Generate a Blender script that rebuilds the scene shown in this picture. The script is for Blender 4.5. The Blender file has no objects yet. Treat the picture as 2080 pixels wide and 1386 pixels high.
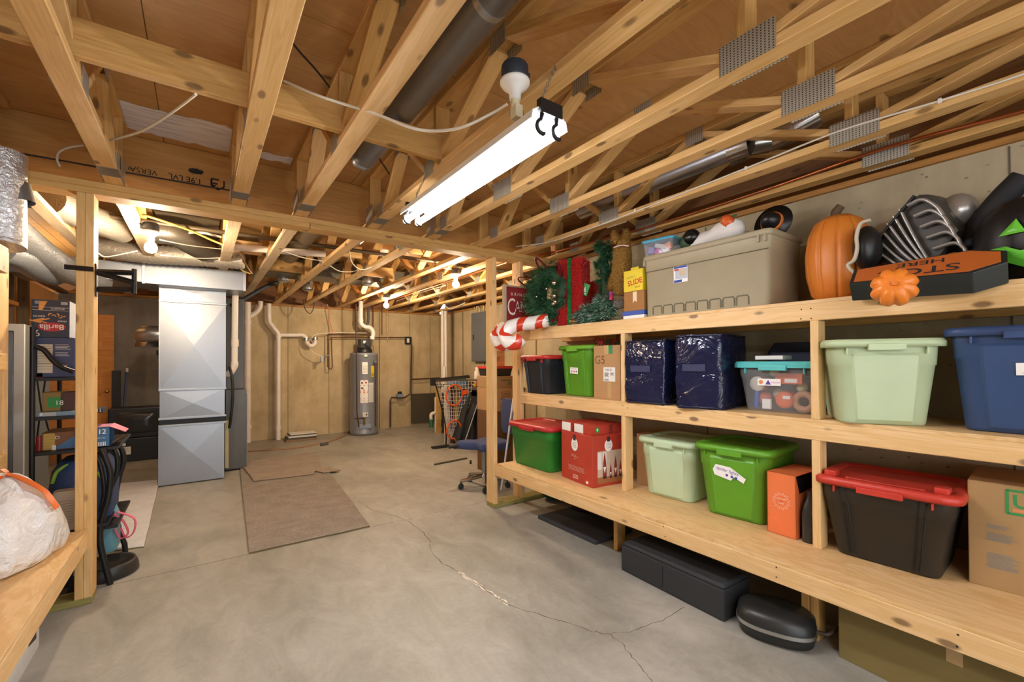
import bpy, bmesh, math, random
from mathutils import Vector, Matrix
random.seed(7)
SC = bpy.context.scene
COL = SC.collection
PI = math.pi
V = Vector

# ---------------------------------------------------------------- camera model
CAM_H = 1.40
CF, CYAW, CPIT, CROLL, CSY = 893.47, .616894, .0107634, -.00513099, 31.495
_F = V((math.sin(CYAW)*math.cos(CPIT), math.cos(CYAW)*math.cos(CPIT), math.sin(CPIT)))
_R0 = V((math.cos(CYAW), -math.sin(CYAW), 0))
_U0 = _R0.cross(_F)
_R = _R0*math.cos(CROLL) + _U0*math.sin(CROLL)
_U = -_R0*math.sin(CROLL) + _U0*math.cos(CROLL)

def at(px, py, X=None, Y=None, Z=None):
    """world point on the ray of photo pixel (px, py) at a known plane"""
    d = _F + _R*((px-1040)/CF) - _U*((py-693-CSY)/CF)
    o = V((0, 0, CAM_H))
    if X is not None: t = (X-o.x)/d.x
    elif Y is not None: t = (Y-o.y)/d.y
    else: t = (Z-o.z)/d.z
    return o + d*t

def link(o):
    COL.objects.link(o); return o

# ---------------------------------------------------------------- mesh builder
class MB:
    def __init__(s):
        s.v = []; s.f = []; s.mi = []; s.sm = []; s.mats = []; s.T = Matrix()
    def _m(s, mat):
        if mat not in s.mats: s.mats.append(mat)
        return s.mats.index(mat)
    def add(s, vs, fs, mat, smooth=False):
        b = len(s.v); k = s._m(mat)
        s.v += [s.T @ V(p) for p in vs]
        for f in fs:
            s.f.append([b+i for i in f]); s.mi.append(k); s.sm.append(smooth)
        return s
    def box(s, x0, x1, y0, y1, z0, z1, mat):
        vs = [(x0,y0,z0),(x1,y0,z0),(x1,y1,z0),(x0,y1,z0),(x0,y0,z1),(x1,y0,z1),(x1,y1,z1),(x0,y1,z1)]
        return s.add(vs, [(0,3,2,1),(4,5,6,7),(0,1,5,4),(1,2,6,5),(2,3,7,6),(3,0,4,7)], mat)
    def obox(s, c, size, mat, R=None):
        T0 = s.T
        s.T = T0 @ Matrix.Translation(V(c)) @ (R.to_4x4() if R is not None else Matrix())
        x, y, z = [q/2 for q in size]
        s.box(-x, x, -y, y, -z, z, mat); s.T = T0
        return s
    def loft(s, rings, mat, smooth=True, cap0=True, cap1=True, closed=True):
        n = len(rings[0]); vs = [p for r in rings for p in r]; fs = []
        m = n if closed else n-1
        for i in range(len(rings)-1):
            for j in range(m):
                k = (j+1) % n
                fs.append((i*n+j, i*n+k, (i+1)*n+k, (i+1)*n+j))
        s.add(vs, fs, mat, smooth)
        if cap0: s.add(rings[0], [tuple(range(n))[::-1]], mat, False)
        if cap1: s.add(rings[-1], [tuple(range(n))], mat, False)
        return s
    def tube(s, pts, r, mat, n=8, caps=True, smooth=True, closed=False, flat=1.0):
        pts = [V(p) for p in pts]; L = len(pts)
        rr = r if isinstance(r, (list, tuple)) else [r]*L
        rings = []; nrm = None
        for i, p in enumerate(pts):
            a = pts[i-1] if (i > 0 or closed) else p
            b = pts[(i+1) % L] if (i < L-1 or closed) else p
            t = (b-a)
            if t.length < 1e-9: t = V((0,0,1))
            t.normalize()
            if nrm is None:
                nrm = t.cross(V((0,0,1)))
                if nrm.length < .05: nrm = t.cross(V((0,1,0)))
            nrm = nrm - t*nrm.dot(t)
            if nrm.length < 1e-6: nrm = t.orthogonal()
            nrm.normalize(); bn = t.cross(nrm)
            rings.append([p + (nrm*math.cos(2*PI*j/n) + bn*math.sin(2*PI*j/n)*flat)*rr[i] for j in range(n)])
        if closed: rings.append(rings[0])
        return s.loft(rings, mat, smooth, caps and not closed, caps and not closed)
    def lathe(s, prof, mat, n=24, c=(0,0,0), R=None, smooth=True, sq=(1,1), lobes=0, depth=0.0, ex=6):
        T0 = s.T
        s.T = T0 @ Matrix.Translation(V(c)) @ (R.to_4x4() if R is not None else Matrix())
        rings = []
        for r, z in prof:
            ring = []
            for j in range(n):
                a = 2*PI*j/n
                q = r*(1-depth*abs(math.cos(a*lobes/2))**ex) if lobes else r
                ring.append((q*math.cos(a)*sq[0], q*math.sin(a)*sq[1], z))
            rings.append(ring)
        s.loft(rings, mat, smooth, True, True); s.T = T0
        return s
    def ext(s, poly, z0, z1, mat, smooth=False):
        n = len(poly)
        a = [(p[0], p[1], z0) for p in poly]; b = [(p[0], p[1], z1) for p in poly]
        return s.loft([a, b], mat, smooth)
    def sphere(s, c, r, mat, n=16, m=10, sc=(1,1,1), R=None):
        prof = [(max(1e-4, math.sin(PI*i/m))*r, -math.cos(PI*i/m)*r) for i in range(m+1)]
        T0 = s.T
        s.T = T0 @ Matrix.Translation(V(c)) @ (R.to_4x4() if R is not None else Matrix()) @ Matrix.Diagonal((*sc, 1))
        s.lathe(prof, mat, n); s.T = T0
        return s
    def quad(s, a, b, c, d, mat):
        return s.add([a, b, c, d], [(0,1,2,3)], mat)
    def text(s, txt, size, mat, T=None, lift=0.0, align='CENTER', sx=1.0, bold=0.0):
        vs, fs = text_geo(txt, align, bold)
        T0 = s.T
        if T is not None: s.T = T0 @ T
        s.add([(x*size*sx, y*size, lift) for x, y in vs], fs, mat); s.T = T0
        return s
    def build(s, name, loc=(0,0,0), bevel=0.0, bseg=2, parent=None, weld=False):
        me = bpy.data.meshes.new(name)
        me.from_pydata([tuple(p) for p in s.v], [], s.f)
        for m in s.mats: me.materials.append(m)
        me.polygons.foreach_set('material_index', s.mi)
        me.polygons.foreach_set('use_smooth', s.sm)
        me.update()
        if bevel or weld:
            bm = bmesh.new(); bm.from_mesh(me)
            bmesh.ops.remove_doubles(bm, verts=bm.verts, dist=1e-5)
            if bevel:
                es = [e for e in bm.edges if len(e.link_faces) == 2 and e.calc_face_angle(0) > .6]
                bmesh.ops.bevel(bm, geom=es, offset=bevel, segments=bseg, profile=.6, affect='EDGES', clamp_overlap=True)
            bm.to_mesh(me); bm.free()
        o = link(bpy.data.objects.new(name, me)); o.location = loc
        if parent: o.parent = parent
        return o

_tc = {}
def text_geo(txt, align, bold=0.0):
    key = (txt, align, bold)
    if key in _tc: return _tc[key]
    c = bpy.data.curves.new('glyphs', 'FONT'); c.body = txt; c.size = 1; c.align_x = align; c.align_y = 'CENTER'
    c.resolution_u = 3; c.offset = bold
    o = bpy.data.objects.new('glyphs', c)
    me = o.to_mesh()
    vs = [(p.co.x, p.co.y) for p in me.vertices]; fs = [tuple(p.vertices) for p in me.polygons]
    o.to_mesh_clear(); bpy.data.objects.remove(o); bpy.data.curves.remove(c)
    _tc[key] = (vs, fs)
    return vs, fs

FRONT = Matrix.Rotation(PI/2, 4, 'X')            # XY drawing -> upright, facing -Y
def front(x, y, z, rot=0): return Matrix.Translation((x, y, z)) @ FRONT @ Matrix.Rotation(rot, 4, 'Z')

def rrect(w, d, r, z, n=4, cx=0, cy=0):
    r = min(r, w/2-1e-4, d/2-1e-4); out = []
    for (sx, sy, a0) in ((1,1,0), (-1,1,PI/2), (-1,-1,PI), (1,-1,1.5*PI)):
        for i in range(n+1):
            a = a0 + PI/2*i/n
            out.append((cx+sx*(w/2-r)+r*math.cos(a), cy+sy*(d/2-r)+r*math.sin(a), z))
    return out

def smooth_path(pts, n=6, closed=False):
    P = [V(p) for p in pts]; L = len(P); out = []
    rng = range(L if closed else L-1)
    for i in rng:
        p0 = P[(i-1) % L] if (i > 0 or closed) else P[0]*2-P[1]
        p1 = P[i]; p2 = P[(i+1) % L]
        p3 = P[(i+2) % L] if (i+2 < L or closed) else P[-1]*2-P[-2]
        for k in range(n):
            t = k/n
            out.append(.5*((2*p1)+(p2-p0)*t+(2*p0-5*p1+4*p2-p3)*t*t+(3*p1-p0-3*p2+p3)*t**3))
    if not closed: out.append(P[-1])
    return out

# ---------------------------------------------------------------- scene objects
def tag(o, label, cat, group=None, kind=None):
    o['label'] = label; o['category'] = cat
    if group: o['group'] = group
    if kind: o['kind'] = kind
    return o
def thing(name, label, cat, loc=(0,0,0), rz=0, group=None):
    o = link(bpy.data.objects.new(name, None)); o.empty_display_size = .05
    o.location = loc; o.rotation_euler = (0,0,rz)
    return tag(o, label, cat, group)
def struct(o):
    o['kind'] = 'structure'; return o
def single(mb, name, label, cat, loc=(0,0,0), rz=0, group=None, bevel=0, kind=None):
    o = mb.build(name, loc, bevel); o.rotation_euler = (0,0,rz)
    return tag(o, label, cat, group, kind)
def wpart(mb, name, root, bevel=0, label=None):
    """part whose mesh is given in world coordinates, root unrotated"""
    l = root.location
    for i, p in enumerate(mb.v): mb.v[i] = p - l
    o = mb.build(name, (0,0,0), bevel, parent=root)
    if label: o['label'] = label
    return o
def part(mb, name, root, bevel=0, label=None, loc=(0,0,0)):
    o = mb.build(name, loc, bevel, parent=root)
    if label: o['label'] = label
    return o
def dup(root, loc, rz, label, group=None):
    r = root.copy(); COL.objects.link(r); r.location = loc; r.rotation_euler = (0,0,rz); r['label'] = label
    if group: r['group'] = group
    for ch in list(root.children):
        c = ch.copy(); COL.objects.link(c); c.parent = r
        for g in ch.children:
            d = g.copy(); COL.objects.link(d); d.parent = c
    return r

def lumber(name, p0, p1, w, h, mat, parent=None, up=(0,0,1), bevel=.003, org=None):
    """a plank from p0 to p1; grain runs along its own local X; h is measured along up"""
    p0, p1 = V(p0), V(p1); d = p1-p0; L = d.length; x = d.normalized()
    u = V(up); u = (u - x*u.dot(x)).normalized(); y = u.cross(x)
    b = MB(); b.box(0, L, -w/2, w/2, -h/2, h/2, mat)
    o = b.build(name, (0,0,0), bevel, 1)
    M = Matrix((x, y, u)).transposed().to_4x4()
    off = org if org is not None else (parent.location if parent else V((0,0,0)))
    o.matrix_basis = Matrix.Translation(p0-off) @ M
    if parent: o.parent = parent
    return o

# ---------------------------------------------------------------- materials
def C(h):
    h = h.lstrip('#'); o = []
    for i in (0, 2, 4):
        c = int(h[i:i+2], 16)/255
        o.append(c/12.92 if c <= .04045 else ((c+.055)/1.055)**2.4)
    return (*o, 1)
class NT:
    def __init__(s, name):
        s.mat = bpy.data.materials.new(name); s.mat.use_nodes = True
        s.nt = s.mat.node_tree; s.b = s.nt.nodes['Principled BSDF']; s.tc = None
    def n(s, t, ins=None, **kw):
        q = s.nt.nodes.new('ShaderNode'+t)
        for k, v in kw.items(): setattr(q, k, v)
        for k, v in (ins or {}).items():
            if isinstance(v, bpy.types.NodeSocket): s.nt.links.new(v, q.inputs[k])
            else: q.inputs[k].default_value = v
        return q
    def set(s, **kw):
        for k, v in kw.items():
            k = k.replace('_', ' ')
            if isinstance(v, bpy.types.NodeSocket): s.nt.links.new(v, s.b.inputs[k])
            else: s.b.inputs[k].default_value = v
        return s
    def co(s, rnd=True):
        tc = s.n('TexCoord')
        if not rnd: return tc.outputs['Object']
        oi = s.n('ObjectInfo')
        m = s.n('Math', {0: oi.outputs['Random'], 1: 41.7}, operation='MULTIPLY')
        return s.n('VectorMath', {0: tc.outputs['Object'], 1: m.outputs[0]}, operation='ADD').outputs[0]
    def mapv(s, v, sc): return s.n('VectorMath', {0: v, 1: sc}, operation='MULTIPLY').outputs[0]
    def noise(s, v, scale, det=3, rough=.5, dist=0):
        return s.n('TexNoise', {'Vector': v, 'Scale': scale, 'Detail': det, 'Roughness': rough, 'Distortion': dist}).outputs['Fac']
    def math(s, op, a, b=0.0, c=0.0):
        return s.n('Math', {0: a, 1: b, 2: c}, operation=op).outputs[0]
    def ramp(s, f, stops):
        r = s.n('ValToRGB', {'Fac': f}); e = r.color_ramp.elements
        while len(e) < len(stops): e.new(.5)
        for q, (p, c) in zip(e, stops): q.position = p; q.color = c if len(c) == 4 else (*c, 1)
        return r.outputs['Color']
    def mix(s, f, a, b, blend='MIX'):
        q = s.n('Mix', data_type='RGBA', blend_type=blend)
        for k, v in ((0, f), (6, a), (7, b)):
            if isinstance(v, bpy.types.NodeSocket): s.nt.links.new(v, q.inputs[k])
            else: q.inputs[k].default_value = v
        return q.outputs[2]
    def bump(s, h, strength=.3, dist=.01):
        s.set(Normal=s.n('Bump', {'Height': h, 'Strength': strength, 'Distance': dist}).outputs[0]); return s

_mc = {}
def memo(fn):
    def w(*a, **k):
        key = (fn.__name__, a, tuple(sorted(k.items())))
        if key not in _mc: _mc[key] = fn(*a, **k)
        return _mc[key]
    return w
@memo
def flat(col, rough=.5, metal=0.0, spec=.5, name='paint', coat=0.0):
    t = NT(name); v = t.co()
    f = t.noise(v, 9, 3)
    c = C(col); d = tuple(x*.86 for x in c[:3])+(1,)
    t.set(Base_Color=t.mix(f, d, c), Roughness=rough, Metallic=metal, Coat_Weight=coat)
    t.b.inputs['Specular IOR Level'].default_value = spec
    return t.mat
@memo
def wood(light, dark, knot='4a2a10', rough=.62, scale=1.0, knots=True):
    t = NT('lumber'); v = t.co()
    g1 = t.noise(t.mapv(v, (1.1*scale, 14*scale, 14*scale)), 1.6, 3, .55, .5)
    rings = t.math('SINE', t.math('MULTIPLY', g1, 34.0))
    g2 = t.noise(t.mapv(v, (3, 120, 120)), 1.0, 2)
    f = t.math('ADD', t.math('MULTIPLY', rings, .085), t.math('ADD', t.math('MULTIPLY', g2, .35), t.math('MULTIPLY', g1, .5)))
    col = t.ramp(f, [(.18, C(dark)), (.72, C(light))])
    if knots:
        vo = t.n('TexVoronoi', {'Vector': t.mapv(v, (4.2, 9.5, 9.5)), 'Scale': 1.0, 'Randomness': 1.0}).outputs['Distance']
        k = t.ramp(vo, [(.10, (1,1,1)), (.17, (0,0,0))])
        col = t.mix(t.math('MULTIPLY', k, .75), col, C(knot))
    var = t.n('ObjectInfo').outputs['Random']
    col = t.mix(t.math('MULTIPLY', var, .35), col, t.mix(.5, col, C(dark)))
    t.set(Base_Color=col, Roughness=rough); t.bump(g2, .12, .004)
    return t.mat
@memo
def ply(light, dark, rough=.6, sc=1.0, ring=.14):
    t = NT('plywood'); v = t.co()
    w = t.noise(t.mapv(v, (.9*sc, 3.2*sc, 3.2*sc)), 2.0, 4, .55, 1.2)
    rings = t.math('SINE', t.math('MULTIPLY', w, 46.0))
    g2 = t.noise(t.mapv(v, (4, 90, 90)), 1.0, 2)
    f = t.math('ADD', t.math('MULTIPLY', rings, ring), t.math('ADD', t.math('MULTIPLY', g2, .3), t.math('MULTIPLY', w, .55)))
    vo = t.n('TexVoronoi', {'Vector': t.mapv(v, (1.5, 3.4, 3.4)), 'Scale': 1.0}).outputs['Distance']
    k = t.ramp(vo, [(.05, (1,1,1)), (.085, (0,0,0))])
    col = t.mix(t.math('MULTIPLY', k, .7), t.ramp(f, [(.15, C(dark)), (.75, C(light))]), C('40260f'))
    t.set(Base_Color=col, Roughness=rough)
    return t.mat
@memo
def metal(col='b9bcc0', rough=.34, m=.92, crinkle=0.0, var=.82):
    t = NT('sheet_metal'); v = t.co()
    f = t.noise(v, 6, 4, .6); g = t.noise(v, 60, 2)
    c = C(col); d = tuple(x*var for x in c[:3])+(1,)
    t.set(Base_Color=t.mix(f, d, c), Metallic=m, Roughness=t.math('ADD', t.math('MULTIPLY', g, .06), rough-.03))
    if crinkle: t.bump(t.noise(v, 38, 4, .6, .8), crinkle, .012)
    return t.mat
@memo
def gusset_mat():
    t = NT('punched_steel'); v = t.co(False)
    s = t.n('SeparateXYZ', {0: v})
    a = t.math('FRACT', t.math('MULTIPLY', s.outputs[1], 74.0)); b = t.math('FRACT', t.math('MULTIPLY', s.outputs[2], 105.0))
    hole = t.math('MULTIPLY', t.math('LESS_THAN', a, .38), t.math('LESS_THAN', b, .5))
    t.set(Base_Color=t.mix(hole, C('b9b6a8'), C('4d483c')), Metallic=.6, Roughness=.45)
    return t.mat
@memo
def concrete_wall(base, dark):
    t = NT('poured_concrete'); v = t.co(False)
    a = t.noise(v, 1.3, 5, .62, .4); b = t.noise(t.mapv(v, (1,1,.35)), 5, 4, .6)
    col = t.ramp(t.math('ADD', t.math('MULTIPLY', a, .6), t.math('MULTIPLY', b, .4)), [(.32, C(dark)), (.62, C(base))])
    z = t.n('SeparateXYZ', {0: v}).outputs[2]
    den = t.ramp(t.noise(v, 1.1, 3, .6), [(.40, (0,0,0)), (.68, (1,1,1))])
    vo = t.n('TexVoronoi', {'Vector': t.mapv(v, (14, 14, 23)), 'Scale': 1.0}).outputs['Distance']
    sp = t.math('MULTIPLY', t.ramp(vo, [(.07, (1,1,1)), (.15, (0,0,0))]), den)
    col = t.mix(t.math('MULTIPLY', sp, .8), col, C('3c3122'))
    t.set(Base_Color=col, Roughness=.9); t.bump(b, .25, .01)
    return t.mat
@memo
def concrete_floor():
    t = NT('slab_concrete'); v = t.co(False)
    a = t.noise(v, .55, 5, .6, .6); b = t.noise(t.mapv(v, (1.4, .7, 1)), 3.0, 6, .68, 1.0); g = t.noise(v, 40, 3)
    f = t.math('ADD', t.math('MULTIPLY', a, .5), t.math('ADD', t.math('MULTIPLY', b, .42), t.math('MULTIPLY', g, .08)))
    col = t.ramp(f, [(.33, C('757267')), (.50, C('98958a')), (.66, C('b2aea3'))])
    st = t.ramp(t.noise(t.mapv(v, (.9, 2.6, 1)), 2.3, 6, .7, 1.5), [(.60, (0,0,0)), (.72, (1,1,1))])
    col = t.mix(t.math('MULTIPLY', st, .22), col, C('6b675f'))
    t.set(Base_Color=col, Roughness=t.math('ADD', t.math('MULTIPLY', b, .3), .34)); t.bump(g, .05, .003)
    t.b.inputs['Specular IOR Level'].default_value = .45
    return t.mat
@memo
def carpet(a, b):
    t = NT('cut_pile'); v = t.co()
    f = t.noise(v, 160, 2, .7); g = t.noise(v, 7, 3)
    col = t.ramp(t.math('ADD', t.math('MULTIPLY', f, .75), t.math('MULTIPLY', g, .25)), [(.35, C(a)), (.65, C(b))])
    t.set(Base_Color=col, Roughness=1.0); t.bump(f, .8, .01)
    return t.mat
@memo
def vinyl(col, rough=.16, wr=.55, sc=9.0, name='vinyl_film', trans=0.0):
    t = NT(name); v = t.co()
    f = t.noise(v, sc, 4, .55, 1.1); g = t.noise(v, sc*4, 2, .5)
    t.set(Base_Color=C(col), Roughness=rough)
    t.bump(t.math('ADD', f, t.math('MULTIPLY', g, .12)), wr, .05)
    return t.mat
@memo
def cloth(col, rough=.9, sc=220.0):
    t = NT('woven_fabric'); v = t.co()
    f = t.noise(v, sc, 2); c = C(col); d = tuple(x*.7 for x in c[:3])+(1,)
    t.set(Base_Color=t.mix(f, d, c), Roughness=rough); t.bump(f, .3, .003)
    return t.mat
@memo
def cardboard(col='b98d5c'):
    t = NT('cardboard'); v = t.co()
    f = t.noise(t.mapv(v, (1,1,6)), 9, 3); c = C(col); d = tuple(x*.85 for x in c[:3])+(1,)
    t.set(Base_Color=t.mix(f, d, c), Roughness=.8)
    return t.mat
@memo
def glow(col, strength):
    t = NT('lit_lamp'); t.set(Base_Color=(1,1,1,1), Emission_Color=C(col), Emission_Strength=strength)
    return t.mat
@memo
def clear_plastic(tint='f4f6f8'):
    t = NT('clear_plastic')
    t.set(Base_Color=C(tint), Roughness=.08)
    tr = t.n('BsdfTransparent', {'Color': C(tint)})
    mx = t.n('MixShader', {0: .17})
    t.nt.links.new(tr.outputs[0], mx.inputs[1]); t.nt.links.new(t.b.outputs[0], mx.inputs[2])
    out = [n for n in t.nt.nodes if n.type == 'OUTPUT_MATERIAL'][0]
    t.nt.links.new(mx.outputs[0], out.inputs['Surface'])
    return t.mat
@memo
def tinsel(col, metal_=.75, rough=.25):
    t = NT('tinsel'); v = t.co()
    f = t.noise(v, 140, 2, .7); c = C(col); d = tuple(x*.35 for x in c[:3])+(1,)
    t.set(Base_Color=t.mix(t.ramp(f, [(.4, (0,0,0)), (.62, (1,1,1))]), d, c), Metallic=metal_, Roughness=rough)
    t.bump(f, 1.0, .02)
    return t.mat

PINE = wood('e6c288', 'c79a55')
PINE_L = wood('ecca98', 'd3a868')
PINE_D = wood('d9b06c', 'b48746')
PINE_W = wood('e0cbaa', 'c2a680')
TREATED = wood('a59a5a', '7c7238')
PLY = ply('e6c693', 'cfa468')
SUBF = ply('cba064', 'a87a44', sc=.8, ring=.06)
GALV = metal('c3c7cc', .36)
GALV_D = metal('8f9296', .42, .85)
STEEL = metal('a9abad', .3, .95)
FOIL = metal('dcdcdc', .3, .75, .75)
COPPER = metal('c9774a', .35, .9)
IRON = flat('1c1c1d', .45, .3, name='black_iron')
PVC = flat('e9e0d4', .4, name='white_pvc')
WHITE = flat('efeeea', .45, name='white_paint')
BLACK = flat('171718', .5, name='black_plastic')
RUBBER = flat('1d1c1b', .75, name='rubber')
PAPER = flat('f1efe8', .7, name='paper')
INK = flat('26262a', .7, name='ink')
CARD = cardboard('b88d5e')
PLATE = gusset_mat()
CABLE_W = flat('e4ddcb', .5, name='white_cable')
CABLE_Y = flat('d8c36a', .5, name='yellow_cable')
CABLE_B = flat('222020', .5, name='black_cable')
# ================================================================ the room
WALLC = concrete_wall('c8b48e', 'a08c66')
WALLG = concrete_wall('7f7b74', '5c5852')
ZS = 2.885                                   # underside of the subfloor
ZJ = 2.475                                   # underside of the trusses

fl = MB(); FLM = concrete_floor()
fl.box(-2.4, 4.7, -2.7, 9.4, -.12, 0, FLM)
CRK = flat('5f5748', .9, name='crack'); EFF = flat('ddd6c6', .9, name='lime')
def crack(mb, px, w, mat, z=.0006, jit=.006, sub=5):
    P = [at(x, y, Z=0) for x, y in px]; Q = []
    for a, b in zip(P, P[1:]):
        for i in range(sub):
            q = a.lerp(b, i/sub); Q.append(q + V((random.uniform(-jit, jit), random.uniform(-jit, jit), 0)))
    Q.append(P[-1])
    L = []; Rr = []
    for i, q in enumerate(Q):
        t = (Q[min(i+1, len(Q)-1)] - Q[max(i-1, 0)]); t.z = 0; t.normalize(); n = V((-t.y, t.x, 0))
        ww = w*random.uniform(.4, 1.2)
        L.append((q+n*ww).to_tuple()[:2]+(z,)); Rr.append((q-n*ww).to_tuple()[:2]+(z,))
    for i in range(len(Q)-1):
        mb.quad(Rr[i], Rr[i+1], L[i+1], L[i], mat)
crack(fl, [(728,1018),(760,1038),(800,1048),(830,1060),(858,1080),(873,1100),(877,1125),(900,1146),(935,1163),(975,1190),(1005,1212),(1048,1236),(1105,1252),(1160,1266),(1205,1284),(1236,1288)], .0028, CRK)
crack(fl, [(1236,1288),(1280,1284),(1320,1270),(1355,1256),(1390,1234)], .002, CRK)
crack(fl, [(1236,1288),(1262,1306),(1280,1332),(1305,1358),(1325,1386)], .0022, CRK)
crack(fl, [(935,1163),(965,1183),(992,1200),(1012,1214),(1032,1230)], .011, EFF, .0004, .012)
crack(fl, [(800,1060),(850,1050),(900,1039),(960,1026)], .003, EFF, .0004, .01)
fl.box(-1.2, 2.29, 3.745, 3.749, 0, .0005, CRK)
floor = struct(fl.build('floor'))

b = MB(); b.box(-2.4, 4.7, 9.1, 9.3, 0, 2.44, WALLC)
for x in (-.2, .72, 1.33, 2.05, 2.72, 3.05, 3.72, 4.2):
    b.box(x, x+.014, 9.096, 9.1, 0, 2.43, CRK if x in (.72, 3.05) else flat('97845f', .9, name='form_line'))
struct(b.build('wall_back'))
b = MB(); b.box(4.47, 4.7, 3.7, 9.1, 0, 2.44, concrete_wall('c2b192', 'a08e6c'))
for y in (5.6, 7.2, 8.05, 8.5): b.box(4.464, 4.47, y, y+.03, 0, 2.43, flat('7d6c4c', .9, name='form_line'))
struct(b.build('wall_right_far'))
b = MB(); b.box(3.2, 3.45, -2.7, 3.86, 0, 2.44, concrete_wall('b4a88c', '938668'))
for y in (.33, 1.9): b.box(3.196, 3.2, y, y+.006, 0, 2.43, CRK)
struct(b.build('wall_right'))
b = MB(); b.box(3.45, 4.7, 3.7, 3.86, 0, 2.44, WALLC); struct(b.build('wall_jog'))
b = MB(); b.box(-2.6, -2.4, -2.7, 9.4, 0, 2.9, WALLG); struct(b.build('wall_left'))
# concrete behind the furnace, its shade put into a darker grey
b = MB(); b.box(-2.4, .62, 9.02, 9.1, 0, 2.43, WALLG); struct(b.build('wall_back_shaded'))

# subfloor sheets seen from below
b = MB()
xs = [-2.6, -1.4, -.2, 1.02, 2.24, 3.46, 4.7]; ys = [-2.9, -.4, 2.03, 4.46, 6.9, 9.4]
c = MB()
for i in range(len(ys)-1):
    for j in range(len(xs)-1):
        c.box(xs[j]+.002, xs[j+1]-.002, ys[i]+.002, ys[i+1]-.002, ZS, ZS+.018, SUBF)
wp = [at(244,207,Z=ZS), at(475,258,Z=ZS), at(470,308,Z=ZS), at(250,264,Z=ZS)]
WASH = NT('whitewash'); _v = WASH.co(False)
WASH.set(Base_Color=WASH.ramp(WASH.noise(WASH.mapv(_v, (2,30,1)), 3, 4), [(.3, C('b9b9bd')), (.55, C('e4e4e6'))]), Roughness=.7); WASH = WASH.mat
def ragged(x0, x1, y0, y1):
    P = [(x0, y0)]; n = 14
    for i in range(n+1): P.append((x0+(x1-x0)*i/n, y0+random.uniform(-.02, .02)))
    for i in range(n+1): P.append((x1-(x1-x0)*i/n, y1+random.uniform(-.02, .02)))
    return P[1:]
pts = ragged(-.38, .165, 3.28, 3.66)
c.add([(x, y, ZS-.0012) for x, y in pts], [tuple(range(len(pts)))], WASH)
pts = ragged(.26, .55, 3.52, 3.64); c.add([(x, y, ZS-.0012) for x, y in pts], [tuple(range(len(pts)))], WASH)
c.box(-2.6, 4.7, -2.9, 9.4, ZS+.0185, ZS+.03, SUBF)  # unseen backing slab added to stop light leaking through the sheet seams
struct(c.build('ceiling'))

# sill plates and rim boards along the foundation
for i, (p0, p1, w) in enumerate((((-2.4,9.19,2.458),(4.5,9.19,2.458),.25), ((4.55,3.9,2.458),(4.55,9.1,2.458),.2), ((3.29,-2.7,2.458),(3.29,3.86,2.458),.235))):
    struct(lumber('trim_%d' % (i+1), p0, p1, w, .036, wood('b9843f', '8f5f26')))
for i, (p0, p1) in enumerate((((-2.4,9.23,2.68),(4.5,9.23,2.68)), ((4.6,3.9,2.68),(4.6,9.1,2.68)), ((3.32,-2.7,2.68),(3.32,3.86,2.68)))):
    struct(lumber('trim_%d' % (i+4), p0, p1, .04, .405, wood('9a6a38', '6d4420')))

# ================================================================ partition frame with open bays
YP0, YP1 = 3.525, 3.665; YPC = (YP0+YP1)/2; DP = YP1-YP0
t = thing('stud_partition', 'open pine stud partition with double top plate between the two basement bays', 'frame wall', (0, YPC, 0))
for k, z in enumerate((2.456, 2.418)):
    for (xa, xb) in (((-2.4, .665), (.668, 3.2)) if k else ((-2.4, 3.2),)):
        lumber('top_plate', (xa, YPC, z), (xb, YPC, z), DP, .0375, PINE_D, t)
for x, m in ((-.568, PINE), (-.530, PINE), (2.305, PINE_L), (2.622, PINE_L)):
    lumber('stud', (x, YPC, .038), (x, YPC, 2.399), .0375, DP, m, t, up=(0,1,0))
lumber('stud', (-.90, YPC, .038), (-.90, YPC, 2.399), .0375, DP, PINE_L, t, up=(0,1,0))
lumber('bottom_plate', (2.286, YPC, .019), (3.2, YPC, .019), DP, .038, TREATED, t)
lumber('bottom_plate', (-2.4, YPC, .019), (-.511, YPC, .019), DP, .038, TREATED, t)

# the engineered beam behind the partition
t = thing('beam', 'laminated timber beam with printed grade marks above the partition', 'beam', (0, 3.78, 2.44))
lumber('beam_body', (-2.4, 3.79, 2.68), (3.2, 3.79, 2.68), .09, .406, wood('d0a05a', 'aa7c40', knots=False), t)
q = MB(); T = Matrix.Translation((-.115, 3.7435, 2.665)) @ FRONT @ Matrix.Rotation(PI, 4, 'Z')
PRN = flat('22262a', .8, name='stencil_ink')
q.text('1.9E LVL', .052, PRN, T @ Matrix.Translation((-.03, .0, 0)), bold=.01)
q.text('VERSA', .05, PRN, T @ Matrix.Translation((.19, 0, 0)))
q.text('9 E2 12', .03, PRN, T @ Matrix.Translation((.3, .0, 0)))
for (dx, dz, rx, rz) in ((-.09, -.065, .045, .022), (-.2, -.02, .0, 0)):
    if rx: q.add([(rx*math.cos(a)*random.uniform(.8,1.1), rz*math.sin(a)*random.uniform(.8,1.1), 0) for a in [i*PI/9 for i in range(18)]], [tuple(range(18))], PRN); q.v[-18:] = [T @ (p + V((dx, dz, 0))) for p in q.v[-18:]]
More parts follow.
